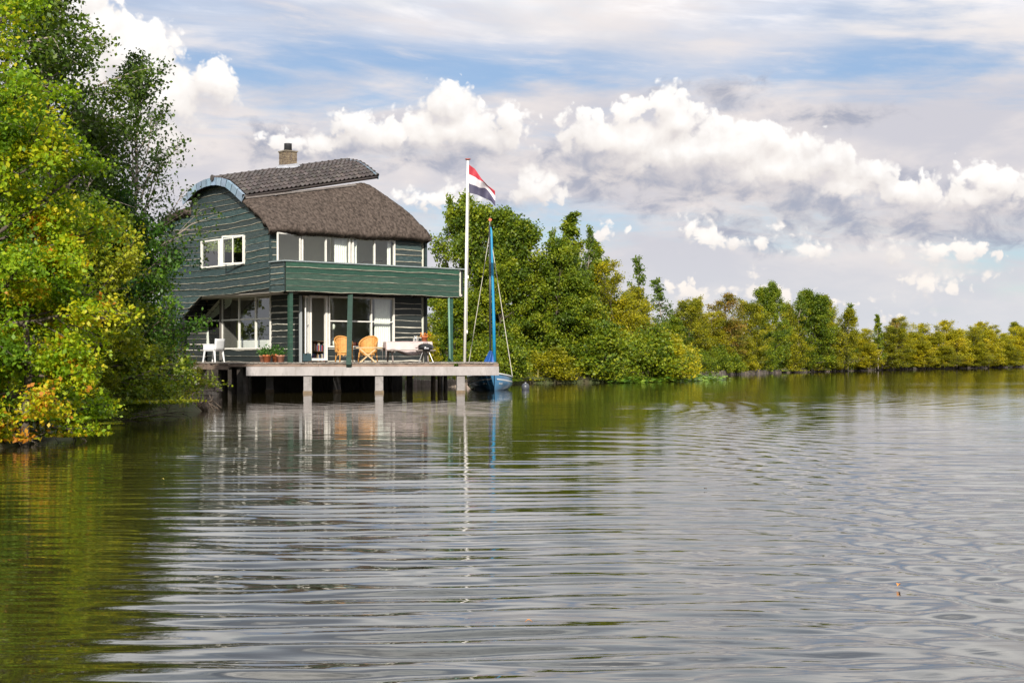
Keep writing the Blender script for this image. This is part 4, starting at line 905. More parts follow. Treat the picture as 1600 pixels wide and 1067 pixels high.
# registration marks either side of the bow
def txt(body, size, loc, rot, mt, par, name='lettering', ext=.003):
    cu = bpy.data.curves.new(name, 'FONT'); cu.body = body; cu.size = size; cu.extrude = ext; cu.align_x = 'CENTER'; o = bpy.data.objects.new(name, cu); C.objects.link(o); o.data.materials.append(mt); o.parent = par; o.location = loc; o.rotation_euler = rot; return o
for s_ in (-1, 1):
    for q in range(4):
        a_ = .035 + .012 * q if s_ > 0 else .055 + .012 * q
        MB().grid(lambda a, b: tuple(Vector(hull(a_ + .007 * a, s_ * (.70 + .055 * b))) + Vector((s_ * .008, -.006, 0))), 1, 1).build('bow_mark', M_hw, boat)
ma, mt_ = Vector((0.02, 1.75, 0.5)), None
M0 = Matrix.Translation(boat.location) @ Matrix.Rotation(R(5), 4, 'Z'); Mi = M0.inverted()
Ym = 55.0
pt = Mi @ at(765.2, 352, Ym); pbm = Mi @ at(766.5, 585, Ym)
MB().tube([pbm, pt], [.045, .035], 10).build('mast', mat('dark_mast', (0.03, 0.032, 0.036), 0.35, .1), boat, True)
MB().tube([Mi @ at(772.5, 566, Ym - .1), Mi @ at(771.5, 500, Ym - .1), Mi @ at(769.5, 430, Ym - .1), Mi @ at(767.8, 362, Ym - .08), Mi @ at(766.8, 355, Ym - .05)], [.07, .062, .052, .042, .02], 10).build('sail_cover', mat('turquoise_cover', (0.005, 0.22, 0.42), 0.55, .12, 3, .3, 9), boat, True)
rs = random.Random(4)
def tarp(a, b):
    t = b; cx_ = (762.5 * t + 766.8 * (1 - t)); px = cx_ + (a - .5) * (17 * t + 5); py = 548 + 26 * t; p = Mi @ at(px, py, Ym - .25 - .18 * math.sin(a * PI) - .07 * math.sin(a * 11 + t * 4)); return tuple(p)
MB().grid(tarp, 26, 12).build('boom_tarp', mat('blue_tarp', (0.02, 0.10, 0.36), 0.5, .15, 5, .4, 14), boat, True)
for px, py, yy in ((800.5, 587, 54.2), (730.5, 580, 55.2)): MB().tube([Mi @ at(765.5, 362, Ym), Mi @ at(px, py, yy)], .014, 5).build('shroud', mat('pale_rope', (0.45, 0.42, 0.36), 0.7), boat)
MB().tube([pt, Mi @ at(765.4, 343, Ym)], .012, 5).build('masthead_rod', M_lead, boat); MB().box(tuple(Mi @ at(765.8, 343.5, Ym)), (.11, .02, .10), 0, 0, .5).build('wind_vane', mat('orange_vane', (0.65, 0.12, 0.04), .6), boat)
by = thing('mooring_buoy', (at(821, 600, 55).x, 55.0, 0), 0, 'round dark grey mooring buoy floating right of the sailing boat', 'buoy')
MB().lathe([(0.0, -.12), (.08, -.10), (.13, -.03), (.155, .07), (.15, .15), (.11, .22), (.05, .25), (0, .255)], 20).build('float', mat('grey_rubber', (0.06, 0.065, 0.08), .4, .2, 5), by, True); MB().lathe([(0, 0), (.035, 0), (.035, .03), (0, .04)], 10, (0, 0, .25)).build('eye', M_lead, by)

# ---------------------------------------------------------------- land
M_soil = mat('bank_earth', (0.055, 0.042, 0.022), 0.95, 0.4, 1.2, .8, 10, col2=(0.05, 0.075, 0.018))
M_lawn = mat('meadow', (0.075, 0.12, 0.022), 0.95, 0.3, 0.8, .8, 20, col2=(0.14, 0.14, 0.03))
shore = [((-14, -60), (-1, 0)), ((-11.5, 0), (-1, 0)), ((-9.0, 10), (-1, 0)), ((-7.7, 16), (-1, 0)), ((-7.0, 19.5), (-1, 0)), ((-7.2, 23), (-1, 0)), ((-8.0, 27), (-1, 0)), ((-7.9, 30.5), (-1, .1)), ((-7.1, 33.0), (-1, .3)), ((-7.4, 34.2), (-.9, .4)), ((-10.0, 40), (-1, .1)), ((-11.3, 46), (-1, .1)), ((-11.2, 50.0), (-.95, .2)), ((-12.2, 51.5), (-.9, .4)),
         ((-11.6, 56), (-.9, .5)), ((-6.5, 60.5), (-.7, .7)), ((-3.2, 60.8), (-.55, .85)), ((-1.6, 63.5), (-.5, .87)), ((0.2, 68.5), (-.5, .87)), ((4, 70), (-.45, .9)), ((8, 73.5), (-.5, .87)), ((10.0, 84), (-.6, .8)), ((11.6, 93), (-.6, .8)), ((21, 114), (-.55, .84)), ((41, 146), (-.5, .86)), ((68, 184), (-.45, .9)), ((112, 235), (-.4, .9)), ((190, 300), (-.3, .95)), ((600, 640), (-.3, .95))]
def strip(name, shore, offs, m):
    mb = MB(); pts = []
    for (p, d), (p2, d2) in zip(shore, shore[1:]):
        for k in range(4):
            t = k / 4; pts.append((p[0] * (1 - t) + p2[0] * t, p[1] * (1 - t) + p2[1] * t, d[0] * (1 - t) + d2[0] * t, d[1] * (1 - t) + d2[1] * t))
    V_ = []; no = len(offs)
    for (x, y, dx, dy) in pts:
        for (o, z) in offs:
            jz = (mn.noise(Vector((x * .5, y * .5, o))) * .12 if 0 < z < 2 else 0); jx = mn.noise(Vector((x * .4, y * .4, 5))) * .35 if o < 3 else 0
            V_.append((x + dx * (o + jx), y + dy * (o + jx), z + jz))
    mb.add(V_, [(i * no + j, (i + 1) * no + j, (i + 1) * no + j + 1, i * no + j + 1) for i in range(len(pts) - 1) for j in range(no - 1)])
    o = mb.build(name, m, None, True); tag(o, kind='structure'); return o
g1 = strip('ground', shore, [(0.05, -1.2), (0.0, -.05), (.25, .18), (1.2, .36), (3.5, .45), (12, .6), (60, .8), (900, 1.0)], M_soil)
# mixed soil and meadow by noise is in the soil material; meadow sheet behind the house
strip('meadow', [s for s in shore if s[0][1] > 55], [(2.6, .30), (3.4, .52), (8, .64), (40, .88), (300, 1.1)], M_lawn)
strip('far_bank', [((95, 20), (1, 0)), ((90, -40), (1, 0)), ((60, -70), (.6, -.8)), ((20, -78), (0, -1)), ((-14, -75), (-.5, -1))][::-1], [(0, -1), (0, .1), (.6, .4), (6, .6), (300, 1)], M_soil)

# ---------------------------------------------------------------- water: displaced sheet, finer detail by bump
def make_water():
    ts = [-14, -8, -5, -3, -2, -1.4, -1.0, -.75, -.6, -.5] ; inner = list(np.linspace(-.44, .44, 620)); tcol = np.array(ts + inner + [-q for q in ts[::-1]])
    ys = [-300, -120, -60, -30, -15, -8, -3, 0, 1.5, 2.5]; y = 3.2
    while y < 130: ys.append(y); y *= 1.0032
    while y < 900: ys.append(y); y *= 1.06
    ys = np.array(ys); sc_ = np.where(ys > 2, ys + 3, np.abs(ys) + 6.0); sc_ = np.maximum(sc_, 5)
    Xg = tcol[None, :] * sc_[:, None]; Yg = np.repeat(ys[:, None], len(tcol), 1)
    rs = np.random.RandomState(5); Z = np.zeros_like(Xg)
    # slow modulation fields
    def fld(sx, sy, seed, n=7):
        r_ = np.random.RandomState(seed); o = np.zeros_like(Xg)
        for _ in range(n): o += np.sin(Xg * r_.normal() * sx + Yg * r_.normal() * sy + r_.uniform(0, 6.28))
        return o / math.sqrt(n)
    m1 = fld(.5, .22, 1); m2 = fld(.28, .35, 2); wob = fld(.35, .12, 3) * .28 + fld(1.2, .4, 13) * 0.05
    t = Xg / np.maximum(Yg, 1)
    calm = 1 / (1 + np.exp(-(t + .262 + .03 * m1) * 26)); calm = .16 + .84 * calm
    calm *= 1 - .35 * np.exp(-((Yg - 52) / 14.0) ** 2) * (t < .02)
    calm *= 1 - (.62 - .34 / (1 + np.exp(-(t - .06) * 30))) / (1 + np.exp(-(Yg - 17.5) / 2.2))
    for lam, amp, sp in ((1.1, .0006, .05), (.72, .0016, .08), (.54, .0032, .08), (.42, .0056, .09), (.34, .0056, .11), (.27, .0042, .15), (.21, .0027, .20), (.16, .0015, .28)):
        for q in range(3):
            th = R(90) + rs.normal() * sp + (0.05 if q else -.04); l2 = lam * rs.uniform(.88, 1.14); k = 2 * PI / l2; ph = rs.uniform(0, 6.28)
            env = np.clip(.55 + .55 * fld(.8 / lam * .5, .5 / lam * .35, 100 + int(lam * 100) * 3 + q, 5), 0, 1.6)
            a = k * (Xg * math.cos(th) + (Yg + wob) * math.sin(th)) + ph + .5 * np.sin(Xg * .9 / lam * .5 + ph)
            s_ = np.sin(a); fade = np.clip((lam / (Yg * .0032 * 3.2) - .6), 0, 1)
            Z += amp * .52 * env * fade * calm * (s_ + .22 * np.cos(2 * a))
    # wake arm of a passed boat on the right, made of short oblique crests
    xw = 1.95 + .080 * Yg + .012 * np.maximum(0, Yg - 18); d = (Xg - xw); wd = .70 + .030 * Yg
    env = np.exp(-(d / wd) ** 2) * np.clip((Yg - 3) / 3, 0, 1) * np.exp(-(Yg / 34.0) ** 2)
    lamw = .34 + .008 * Yg; thw = R(68)
    a = 2 * PI / .46 * (Xg * math.cos(thw) + Yg * math.sin(thw)) + .8 * np.sin(Yg * .7) + .5 * m1
    a3 = 2 * PI / .56 * (Xg * math.cos(R(33)) + Yg * math.sin(R(33))) + .55 * m2
    Z *= 1 - .72 * env
    Z += .0078 * env * (np.sin(a3) + .3 * np.cos(2 * a3))
    Z += .0012 * env * (np.sin(a) + .25 * np.cos(2 * a)) * np.clip(.75 + .5 * m2, .2, 1.3)
    d2 = Xg - (3.6 + .10 * Yg); env2 = np.exp(-(d2 / (1.0 + .05 * Yg)) ** 2) * np.exp(-(Yg / 26.0) ** 2)
    Z += .004 * env2 * np.sin(2 * PI / .7 * (Xg * math.cos(R(75)) + Yg * math.sin(R(75))) + m1)
    # ring train reaching the far reeds
    r_ = np.hypot(Xg - 3.0, (Yg - 44) * 1.0); Z += .0035 * np.exp(-((r_ - 7) / 5.0) ** 2) * np.sin(2 * PI * r_ / .8) * np.clip(.8 / (Yg * .0042 * 4) - .3, 0, 1)
    inn = (np.abs(tcol) < .46)[None, :] & (ys > 3)[:, None]; Z *= np.where(inn, 1, 0) * np.clip((.44 - np.abs(tcol[None, :])) / .02, 0, 1)
    ny, nx = Xg.shape; co = np.stack([Xg, Yg, Z], -1).reshape(-1, 3)
    idx = np.arange(ny * nx).reshape(ny, nx); f = np.stack([idx[:-1, :-1], idx[:-1, 1:], idx[1:, 1:], idx[1:, :-1]], -1).reshape(-1, 4)
    me = bpy.data.meshes.new('canal_water'); me.vertices.add(len(co)); me.vertices.foreach_set('co', co.ravel().astype('f')); me.loops.add(f.size); me.loops.foreach_set('vertex_index', f.ravel().astype('i'))
    me.polygons.add(len(f)); me.polygons.foreach_set('loop_start', np.arange(len(f)) * 4); me.polygons.foreach_set('loop_total', np.full(len(f), 4)); me.polygons.foreach_set('use_smooth', np.ones(len(f), bool)); me.update(calc_edges=True)
    m = bpy.data.materials.new('canal_water'); m.use_nodes = True; g = NT(m.node_tree); p = m.node_tree.nodes['Principled BSDF']
    p.inputs['Base Color'].default_value = (0.022, 0.018, 0.006, 1); p.inputs['Roughness'].default_value = 0.025; p.inputs['IOR'].default_value = 1.8; p.inputs['Specular IOR Level'].default_value = 0.95
    tc = g.n('ShaderNodeTexCoord').outputs['Object']
    n1 = g.noise(g.v('MULTIPLY', tc, (1.1, 5.0, 1)), 1.3, 4, .55, .3); n2 = g.noise(g.v('MULTIPLY', tc, (.35, 2.2, 1)), .7, 3, .5, .2); big = g.noise(g.v('MULTIPLY', tc, (.06, .13, 1)), 1, 2).outputs['Fac']
    h = g.m('ADD', g.m('MULTIPLY', n1.outputs['Fac'], .005), g.m('MULTIPLY', n2.outputs['Fac'], .014))
    b = g.n('ShaderNodeBump'); g.set(b, 'Distance', 1.0); g.set(b, 'Strength', g.ss(big, .35, .7, .22, .75)); g.set(b, 'Height', h); g.set(p, 'Normal', b.outputs[0])
    me.materials.append(m); o = link('canal_water', me); tag(o, kind='structure')
make_water()
# ---------------------------------------------------------------- trees
G0, G1, G2 = (0.010, 0.028, 0.005), (0.028, 0.070, 0.008), (0.065, 0.125, 0.010)
L_oak = leaf_mat('oak_leaf', [(0.045, 0.10, 0.008), (0.14, 0.26, 0.012), (0.27, 0.39, 0.014), (0.46, 0.46, 0.014), (0.56, 0.38, 0.015), (0.48, 0.19, 0.02)], .45, [0, .3, .55, .78, .93, 1])
L_bir = leaf_mat('birch_leaf', [(0.020, 0.045, 0.006), (0.055, 0.105, 0.010), (0.12, 0.18, 0.014), (0.22, 0.25, 0.02)], .38)
L_ald = leaf_mat('alder_leaf', [(0.030, 0.062, 0.006), (0.085, 0.14, 0.009), (0.19, 0.245, 0.012), (0.33, 0.34, 0.015)], .38)
L_dk = leaf_mat('dark_shrub_leaf', [(0.014, 0.048, 0.008), (0.038, 0.105, 0.010), (0.085, 0.18, 0.012), (0.17, 0.27, 0.015)], .38)
L_wil = leaf_mat('willow_leaf', [(0.070, 0.088, 0.006), (0.18, 0.195, 0.008), (0.34, 0.32, 0.009), (0.50, 0.42, 0.012)], .42)
L_gold = leaf_mat('golden_leaf', [(0.12, 0.13, 0.006), (0.29, 0.28, 0.008), (0.48, 0.42, 0.01), (0.52, 0.38, 0.015)], .38)
L_rust = leaf_mat('rusty_leaf', [(0.05, 0.07, 0.01), (0.13, 0.14, 0.015), (0.20, 0.16, 0.02), (0.24, 0.14, 0.02)], .3)
M_bark = mat('grey_brown_bark', (0.10, 0.08, 0.06), .9, .35, 6, .6, 20); M_birch = mat('birch_bark', (0.40, 0.34, 0.29), .8, .4, 5, .4, 20, (1, 1, 5), dirt=(0.06, 0.05, 0.045, .8))

def grow(seed, H, rad, base, shape, nl, ls, lm, bark, n1=26, n2=7, n3=5, droop=0.1, lean=(0, 0), tone=(.1, .75), spread=.16, r0=.13, up=.3, asp=.62, elev=(15, 60), clus=.5, wood_n=1.0, wob=.25, stems=1, side=None, tmax=1.0, twl=.34):
    rs = np.random.RandomState(seed); mb = MB(); twA = []; twB = []; twT = []
    for st_ in range(stems):
        ox, oy = (0, 0) if stems == 1 else (rs.normal() * rad * .16, rs.normal() * rad * .16); Hs = H * (1 if st_ == 0 else rs.uniform(.6, .95)); lx, ly = lean[0] + (rs.normal() * .12 if stems > 1 else 0), lean[1] + (rs.normal() * .12 if stems > 1 else 0)
        np_ = 9; tr = [Vector((ox + lx * Hs * (i / np_) ** 1.3 + (rs.normal() * .02 * Hs * wob if i else 0), oy + ly * Hs * (i / np_) ** 1.3 + (rs.normal() * .02 * Hs * wob if i else 0), Hs * .96 * i / np_ - (.3 if i == 0 else 0))) for i in range(np_ + 1)]
        mb.tube(tr, [max(.012, r0 * (1 - i / np_) ** .85 + .01) for i in range(np_ + 1)], 7)
        def tp(t): q = t * np_; i = min(int(q), np_ - 1); return tr[i].lerp(tr[i + 1], q - i)
        m1 = int(n1 / stems ** .5)
        for i in range(m1):
            t = base + (tmax - base) * ((i + rs.uniform(0, 1)) / m1); prof_ = shape((t - base) / (1 - base + 1e-6)); L_ = rad * prof_ * rs.uniform(.72, 1.18) + .08
            az = i * 2.399 + rs.normal() * .5
            if side is not None: L_ *= 1 + side[1] * math.cos(az - side[0])
            e_ = R(elev[0] + (elev[1] - elev[0]) * t + rs.normal() * 9); d = Vector((math.cos(az) * math.cos(e_), math.sin(az) * math.cos(e_), math.sin(e_))); p0 = tp(t); npb = 5; pts = [p0]; cur = p0.copy(); dd_ = d.copy()
            for k in range(npb): dd_ = (dd_ + Vector((rs.normal() * .13, rs.normal() * .13, rs.normal() * .10 - droop * .3 * k / npb + .03))).normalized(); cur = cur + dd_ * L_ / npb; pts.append(cur.copy())
            rb = max(.01, r0 * .42 * (1 - t) ** .6 * min(1, L_ / rad + .3)); mb.tube(pts, [rb * (1 - k / npb) + .006 for k in range(npb + 1)], 5, False)
            bt = rs.normal() * .5
            for j in range(n2):
                s_ = .22 + .78 * (j + rs.uniform(0, 1)) / n2; q = s_ * npb; k = min(int(q), npb - 1); pp = pts[k].lerp(pts[k + 1], q - k); L2_ = max(.12, L_ * .52 * (1.15 - s_ * .75) * rs.uniform(.7, 1.25))
                d2 = (dd_ * .35 + (pts[k + 1] - pts[k]).normalized() * .5 + Vector(rs.normal(size=3)) * .55 + Vector((0, 0, .12 - droop))).normalized(); pe = pp + d2 * L2_ + Vector((0, 0, -droop * .25 * L2_))
                if wood_n > 0: mb.tube([pp, pp.lerp(pe, .5) + Vector((0, 0, .03 * L2_)), pe], [rb * .45, rb * .28, .004], 3, False)
                bt2 = bt + rs.normal() * .6
                for m_ in range(n3):
                    f = .15 + .85 * (m_ + rs.uniform(0, 1)) / n3; a_ = pp.lerp(pe, f); d3 = (d2 * .5 + Vector(rs.normal(size=3)) * .65 + Vector((0, 0, .15 - droop * 1.5))).normalized(); l3 = twl * (L2_ * .7 + .18) * rs.uniform(.6, 1.3)
                    twA.append(a_); twB.append(a_ + d3 * l3); twT.append(bt2 + rs.normal() * .35)
    A = np.array([tuple(q) for q in twA]); B = np.array([tuple(q) for q in twB]); T = np.array(twT); nt = len(A)
    cnt = rs.exponential(1, nt) * .6 + .5; idx = rs.choice(nt, nl, p=cnt / cnt.sum()); f = rs.uniform(0, 1, nl)[:, None]
    P_ = A[idx] * (1 - f) + B[idx] * f + rs.normal(size=(nl, 3)) * spread * np.array([1, 1, .7]); P_[:, 2] = np.maximum(P_[:, 2], .06)
    tn = tone[0] + (tone[1] - tone[0]) * np.clip(.5 + clus * .42 * T[idx] + rs.normal(size=nl) * .16, 0, 1)
    S = ls * rs.uniform(.6, 1.35, nl); lme = leafmesh('crown', P_, S, tn, rs, lm, None, up, asp, obj=False)
    o = mb.build('trunk', bark, None, True); wme = o.data; bpy.data.objects.remove(o); return wme, lme
def plant_tree(name, tpl, loc, rz=0., sc_=(1, 1, 1), label=None, cat='tree', group=None, crown='crown'):
    t = thing(name, loc, rz, label, cat, group); t.scale = sc_ if isinstance(sc_, tuple) else (sc_,) * 3
    link('trunk', tpl[0], t); link(crown, tpl[1], t); return t
s_round = lambda t: math.sin(PI * min(1, .12 + .88 * t)) ** .55 if t < 1 else .1
s_bush = lambda t: (1 - t) ** .45 * .95 + .12
s_dome = lambda t: (1 - min(1, t) ** 2.6) ** .5 * (.72 + .28 * min(1, t * 3)) * .92 + .10
s_cone = lambda t: (1 - t) ** .8 + .10
s_egg = lambda t: (math.sin(PI * (t ** .62)) ** .7) * .9 + .14
s_birch = lambda t: (math.sin(PI * (t ** .55)) ** .8) * .85 + .16
GR = 'trees crowding the near left bank'
def gnd(px, Y, z=.3): return ((px - CX) / F * Y, Y, z)
# near left bank, each grown for its place
t_oak = grow(11, 6.7, 1.5, .02, lambda t: .75 + .35 * math.sin(PI * t) if t < .9 else .5, 62000, .072, L_oak, M_bark, 40, 8, 6, .25, (-.05, 0), (.08, .78), .10, .11, .5, .7, (0, 50), .75, stems=2, side=(0, .25))
plant_tree('oak_tree', t_oak, gnd(-30, 21.3), 0, (1, 1, 1), 'tallest yellow green oak with orange leaves, hanging over the water at the very left', group=GR)
t_oak2 = grow(12, 3.2, 1.15, .0, s_bush, 20000, .075, L_oak, M_bark, 26, 7, 6, .35, (.1, -.05), (.38, 1.08), .09, .06, .5, .7, (-10, 40), .8)
plant_tree('oak_shrub', t_oak2, gnd(38, 20.6, .05), 2.0, (1, 1, 1), 'low oak bush with orange and yellow leaves dipping to the water in the left corner', 'shrub', GR)
t_b1 = grow(13, 11.5, 2.1, .22, s_birch, 30000, .085, L_bir, M_birch, 42, 8, 6, .35, (.015, 0), (.05, .75), .13, .12, .2, .72, (25, 65), .5)
plant_tree('birch_tree', t_b1, gnd(62, 30), .4, (1, 1, 1), 'tallest birch with pale trunk, rising out of the picture behind the yellow oak', group=GR)
t_b2 = grow(14, 8.0, 2.0, .2, s_birch, 7500, .085, L_bir, M_birch, 34, 7, 5, .12, (.06, 0), (.0, .55), .12, .07, .2, .72, (35, 72), .5)
plant_tree('birch_tree', t_b2, gnd(206, 33), 1.4, (1, 1, 1), 'slender sparse birch with see-through top, between the tall birch and the house', group=GR)
t_b3 = grow(15, 6.3, 1.5, .1, s_birch, 15000, .085, L_bir, M_birch, 30, 7, 5, .15, (.03, 0), (.05, .6), .12, .06, .2, .72, (25, 65), .5)
plant_tree('birch_tree', t_b3, gnd(130, 31.5), .0, (1, 1, 1), 'dark middle birch filling the gap behind the yellow oak and the slender birch', group=GR)
t_dk = grow(16, 4.7, 2.0, .02, s_egg, 42000, .085, L_dk, M_bark, 44, 8, 6, .15, (0, 0), (.05, .85), .11, .08, .45, .7, (0, 50), .7, stems=3)
plant_tree('rowan_tree', t_dk, gnd(176, 32.3), 0, (.88, .92, 1.02), 'dense dark green tree touching the gable of the house', group=GR)
t_dk2 = grow(17, 3.7, 1.7, .0, s_bush, 26000, .08, L_ald, M_bark, 34, 8, 6, .2, (0, 0), (.2, 1.0), .11, .07, .5, .7, (0, 50), .7, stems=2)
plant_tree('hazel_bush', t_dk2, gnd(105, 28.2), 1, (1, 1, 1.05), 'light green bush in front of the dark tree, above the water edge', 'shrub', GR)
plant_tree('hazel_bush', t_dk2, gnd(165, 30.2), 3.2, (.9, .9, .62), 'low dark bush at the water below the light green bush', 'shrub', GR).children
t_low = grow(18, 1.9, 1.15, .0, s_bush, 9000, .075, L_wil, M_bark, 24, 6, 5, .2, (.1, 0), (.1, .9), .10, .03, .3, .45, (10, 60), .6, stems=3)
plant_tree('willow_shrub', t_low, gnd(242, 34.4), .6, (.92, .9, .85), 'pale yellow green shrub with white flowers, left of the deck', 'shrub', GR)
plant_tree('willow_shrub', t_low, gnd(296, 36.5), 2.6, (.5, .55, .42), 'small wispy shrub before the left end of the deck', 'shrub', GR)
plant_tree('willow_shrub', t_low, gnd(235, 33.0), 4.1, (.7, .7, .45), 'lowest green shrub on the bank beside the fallen log', 'shrub', GR)
# darker trees deeper in the left bank, closing it
for i, (px, Y, s_, tp_, lb) in enumerate(((-60, 27, 1.15, t_b1, 'tall birch partly cut off by the left edge, behind the oak'), (20, 36, 1.05, t_b3, 'birch in the depth of the left bank, behind the tallest birch'), (100, 40, 1.1, t_dk, 'dark round tree deep behind the birches'), (-40, 34, 1.35, t_dk, 'dark tree deep behind the oak at the left edge'), (140, 43, 1.0, t_dk, 'dark tree behind the slender birch, left of the gable'), (110, 50, 1.0, t_b3, 'farthest birch left of the house'))):
    plant_tree('birch_tree' if tp_ in (t_b1, t_b3) else 'rowan_tree', tp_, gnd(px, Y), i * 1.3, (s_,) * 3, lb, group=GR)
for i, (x, y, s_) in enumerate(((-12.5, 13, 1.0), (-13, 5, 1.1), (-16, -6, 1.2))): plant_tree('oak_tree', t_oak, (x, y, .3), 2 + i, (s_,) * 3, ('oak just outside the picture on the near left bank', 'second oak down the near left bank, outside the picture', 'third oak down the near left bank, behind the camera')[i], group=GR)
for i, (px, Y, s_, lb) in enumerate(((118, 26.6, .42, 'small bush overhanging the water, nearest to the orange leaved one'), (142, 27.4, .36, 'second small bush at the left waterline'), (162, 28.6, .44, 'third small bush at the left waterline, under the dark tree'), (180, 29.8, .36, 'fourth small bush at the left waterline'), (200, 30.8, .42, 'fifth small bush at the left waterline, before the roots'), (222, 31.8, .34, 'sixth small bush at the left waterline, among the roots'), (240, 32.6, .30, 'last small bush at the left waterline beside the log'))):
    plant_tree('hazel_bush', t_dk2, gnd(px, Y, .02), i * 2.1, (s_, s_, s_ * .8), lb, 'shrub', GR)
# white flowers on the low shrub
rs = np.random.RandomState(3); fx, fy, _ = gnd(262, 34.0); q = rs.normal(size=(260, 3)) * (.42, .25, .18) + (fx, fy - .45, 1.0)
wf = leafmesh('white_flowers', q, np.full(260, .05), rs.uniform(0, 1, 260), rs, leaf_mat('white_flower', [(0.6, 0.6, 0.55), (0.7, 0.66, 0.6)], .2), None, .6, .9); tag(wf, 'small white blossoms scattered through the pale shrub left of the deck', 'flowers', None, 'stuff')

# right bank templates (8 m tall)
tA = grow(31, 8, 2.6, .04, s_dome, 36000, .15, L_ald, M_bark, 48, 8, 5, .08, (0, 0), (.08, .85), .18, .12, .45, .75, (0, 78), .75, stems=2)
tA2 = grow(32, 8, 2.4, .03, s_dome, 34000, .15, L_ald, M_bark, 46, 8, 5, .1, (0, 0), (.1, .95), .18, .12, .45, .75, (0, 82), .75, stems=2)
tB = grow(33, 8, 1.45, .05, lambda t: (1 - t) ** .75 * .95 + .06, 9000, .13, L_ald, M_birch, 46, 6, 5, .0, (.02, 0), (.1, 1), .09, .07, .3, .7, (35, 74), .6, twl=.28)
tW = grow(34, 8, 2.4, .02, s_dome, 30000, .155, L_wil, M_bark, 44, 8, 5, .1, (0, 0), (.05, .9), .2, .08, .4, .5, (10, 65), .75, stems=3)
tG = grow(35, 8, 2.7, .03, s_dome, 24000, .17, L_gold, M_bark, 44, 8, 5, .1, (0, 0), (.0, .8), .2, .10, .4, .7, (5, 78), .75, stems=3)
tK = grow(36, 8, 2.3, .02, lambda t: (1 - t ** 1.6) ** .8 + .08, 16000, .15, L_wil, M_bark, 50, 8, 5, .05, (0, 0), (.0, .6), .14, .10, .4, .7, (10, 68), .6, stems=2)
tR = grow(37, 8, 2.3, .1, s_egg, 13000, .15, L_rust, M_bark, 34, 7, 5, .1, (0, 0), (.1, 1), .18, .08, .4, .7, (15, 65), .7, stems=2)
tS = grow(38, 8, 1.2, .15, s_birch, 2600, .17, L_bir, M_birch, 30, 6, 4, .3, (.08, 0), (.2, .9), .10, .05, .3, .6, (35, 75), .5)
tM = grow(39, 8, 2.6, .02, s_dome, 26000, .16, L_wil, M_bark, 46, 8, 5, .1, (0, 0), (.0, .75), .18, .10, .4, .65, (5, 80), .8, stems=3)
def tree(kind, tp_, px, top, Y, w, lb, base=.3, rz=None, grp='trees along the far bank', cat='tree', cr=None):
    """px centre column and top row in the photo, Y depth, w crown width in photo pixels"""
    H = HC + (HY - top) / F * Y - base; hw = w / F * Y / 2; x = (px - CX) / F * Y
    R0 = {id(tA): 2.9, id(tA2): 2.7, id(tB): 1.6, id(tW): 2.7, id(tG): 3.0, id(tK): 2.2, id(tR): 2.3, id(tS): 1.3, id(tM): 3.0}[id(tp_)]
    return plant_tree(kind, tp_, (x, Y, base), (px * 1.7) % 6.28 if rz is None else rz, (hw / R0, hw / R0, H / 8.25), lb, cat, grp)
T = 'alder_tree'
tree('birch_tree', tS, 694, 296, 74.5, 60, 'sparse leafy birch stem left of the flagpole')
tree(T, tA, 742, 322, 74, 150, 'tall ragged alder behind the flagpole, nearest to the house')
tree(T, tA2, 800, 338, 73.5, 150, 'broad dark alder directly right of the blue mast')
tree(T, tA, 772, 400, 71.5, 120, 'lower alder reaching to the water behind the moored boat', rz=2)
tree(T, tA2, 700, 455, 71, 110, 'low alder visible between the house wall and the flagpole', rz=4.4)
tree('birch_tree', tB, 893, 322, 76, 130, 'tall pointed birch, highest top right of the mast')
tree('birch_tree', tB, 928, 365, 77, 110, 'second pointed birch, a little lower, to the right of the highest one')
tree(T, tA, 862, 385, 73, 130, 'rounded alder under the pointed birch, leaves down to the water', rz=1)
tree(T, tA2, 905, 430, 73.5, 130, 'low alder with light leaves between the birch and the willow', rz=3)
tree('willow_tree', tW, 968, 415, 77, 120, 'bright yellow green willow at the bend of the bank')
tree('willow_tree', tM, 1003, 455, 80, 100, 'lower golden willow at the tip of the bend', rz=2)
tree('birch_tree', tS, 1000, 395, 84, 55, 'nearly bare thin birch with wispy twigs above the golden willow')
tree('birch_tree', tS, 1040, 430, 90, 60, 'bare leaning birch right of the wispy one', rz=3.6)
tree('willow_tree', tM, 1062, 474, 99, 90, 'round olive willow filling the bank between the bend and the timber edging', rz=5)
tree(T, tA2, 1045, 500, 86, 80, 'low green alder just past the bend, above the lily pads')
tree('willow_tree', tM, 1085, 470, 101, 70, 'olive green tree at the start of the timber bank edging')
tree('willow_tree', tM, 1160, 474, 110, 90, 'tall round olive willow between the rusty topped tree and the bright crowned alder', rz=.3)
tree('rowan_tree', tR, 1128, 458, 104, 90, 'tree with rusty brown top above the timber edging')
tree('willow_tree', tW, 1110, 490, 103, 85, 'green bushy willow below the rusty topped tree', rz=1)
tree('willow_tree', tM, 1152, 505, 107, 70, 'short olive willow between the rusty tree and the bright crowned tree', rz=4)
tree(T, tA, 1202, 448, 114, 72, 'bright green crowned alder, tallest beyond the rusty tree')
tree(T, tA2, 1262, 458, 121, 84, 'dark pointed alder with pale stems, right of the bright crowned one')
tree('willow_tree', tM, 1232, 478, 118, 80, 'olive willow between the bright crowned alder and the dark pointed one', rz=1.2)
tree('birch_tree', tK, 1312, 458, 127, 60, 'feathery narrow birch at the end of the tall group')
tree(T, tM, 1292, 472, 125, 84, 'dark bushy alder left of the feathery birch', rz=2)
tree('birch_tree', tS, 912, 345, 75, 50, 'sparse twiggy birch just right of the highest pointed birch')
tree('birch_tree', tS, 872, 350, 75, 44, 'sparse twiggy birch just left of the highest pointed birch', rz=4)
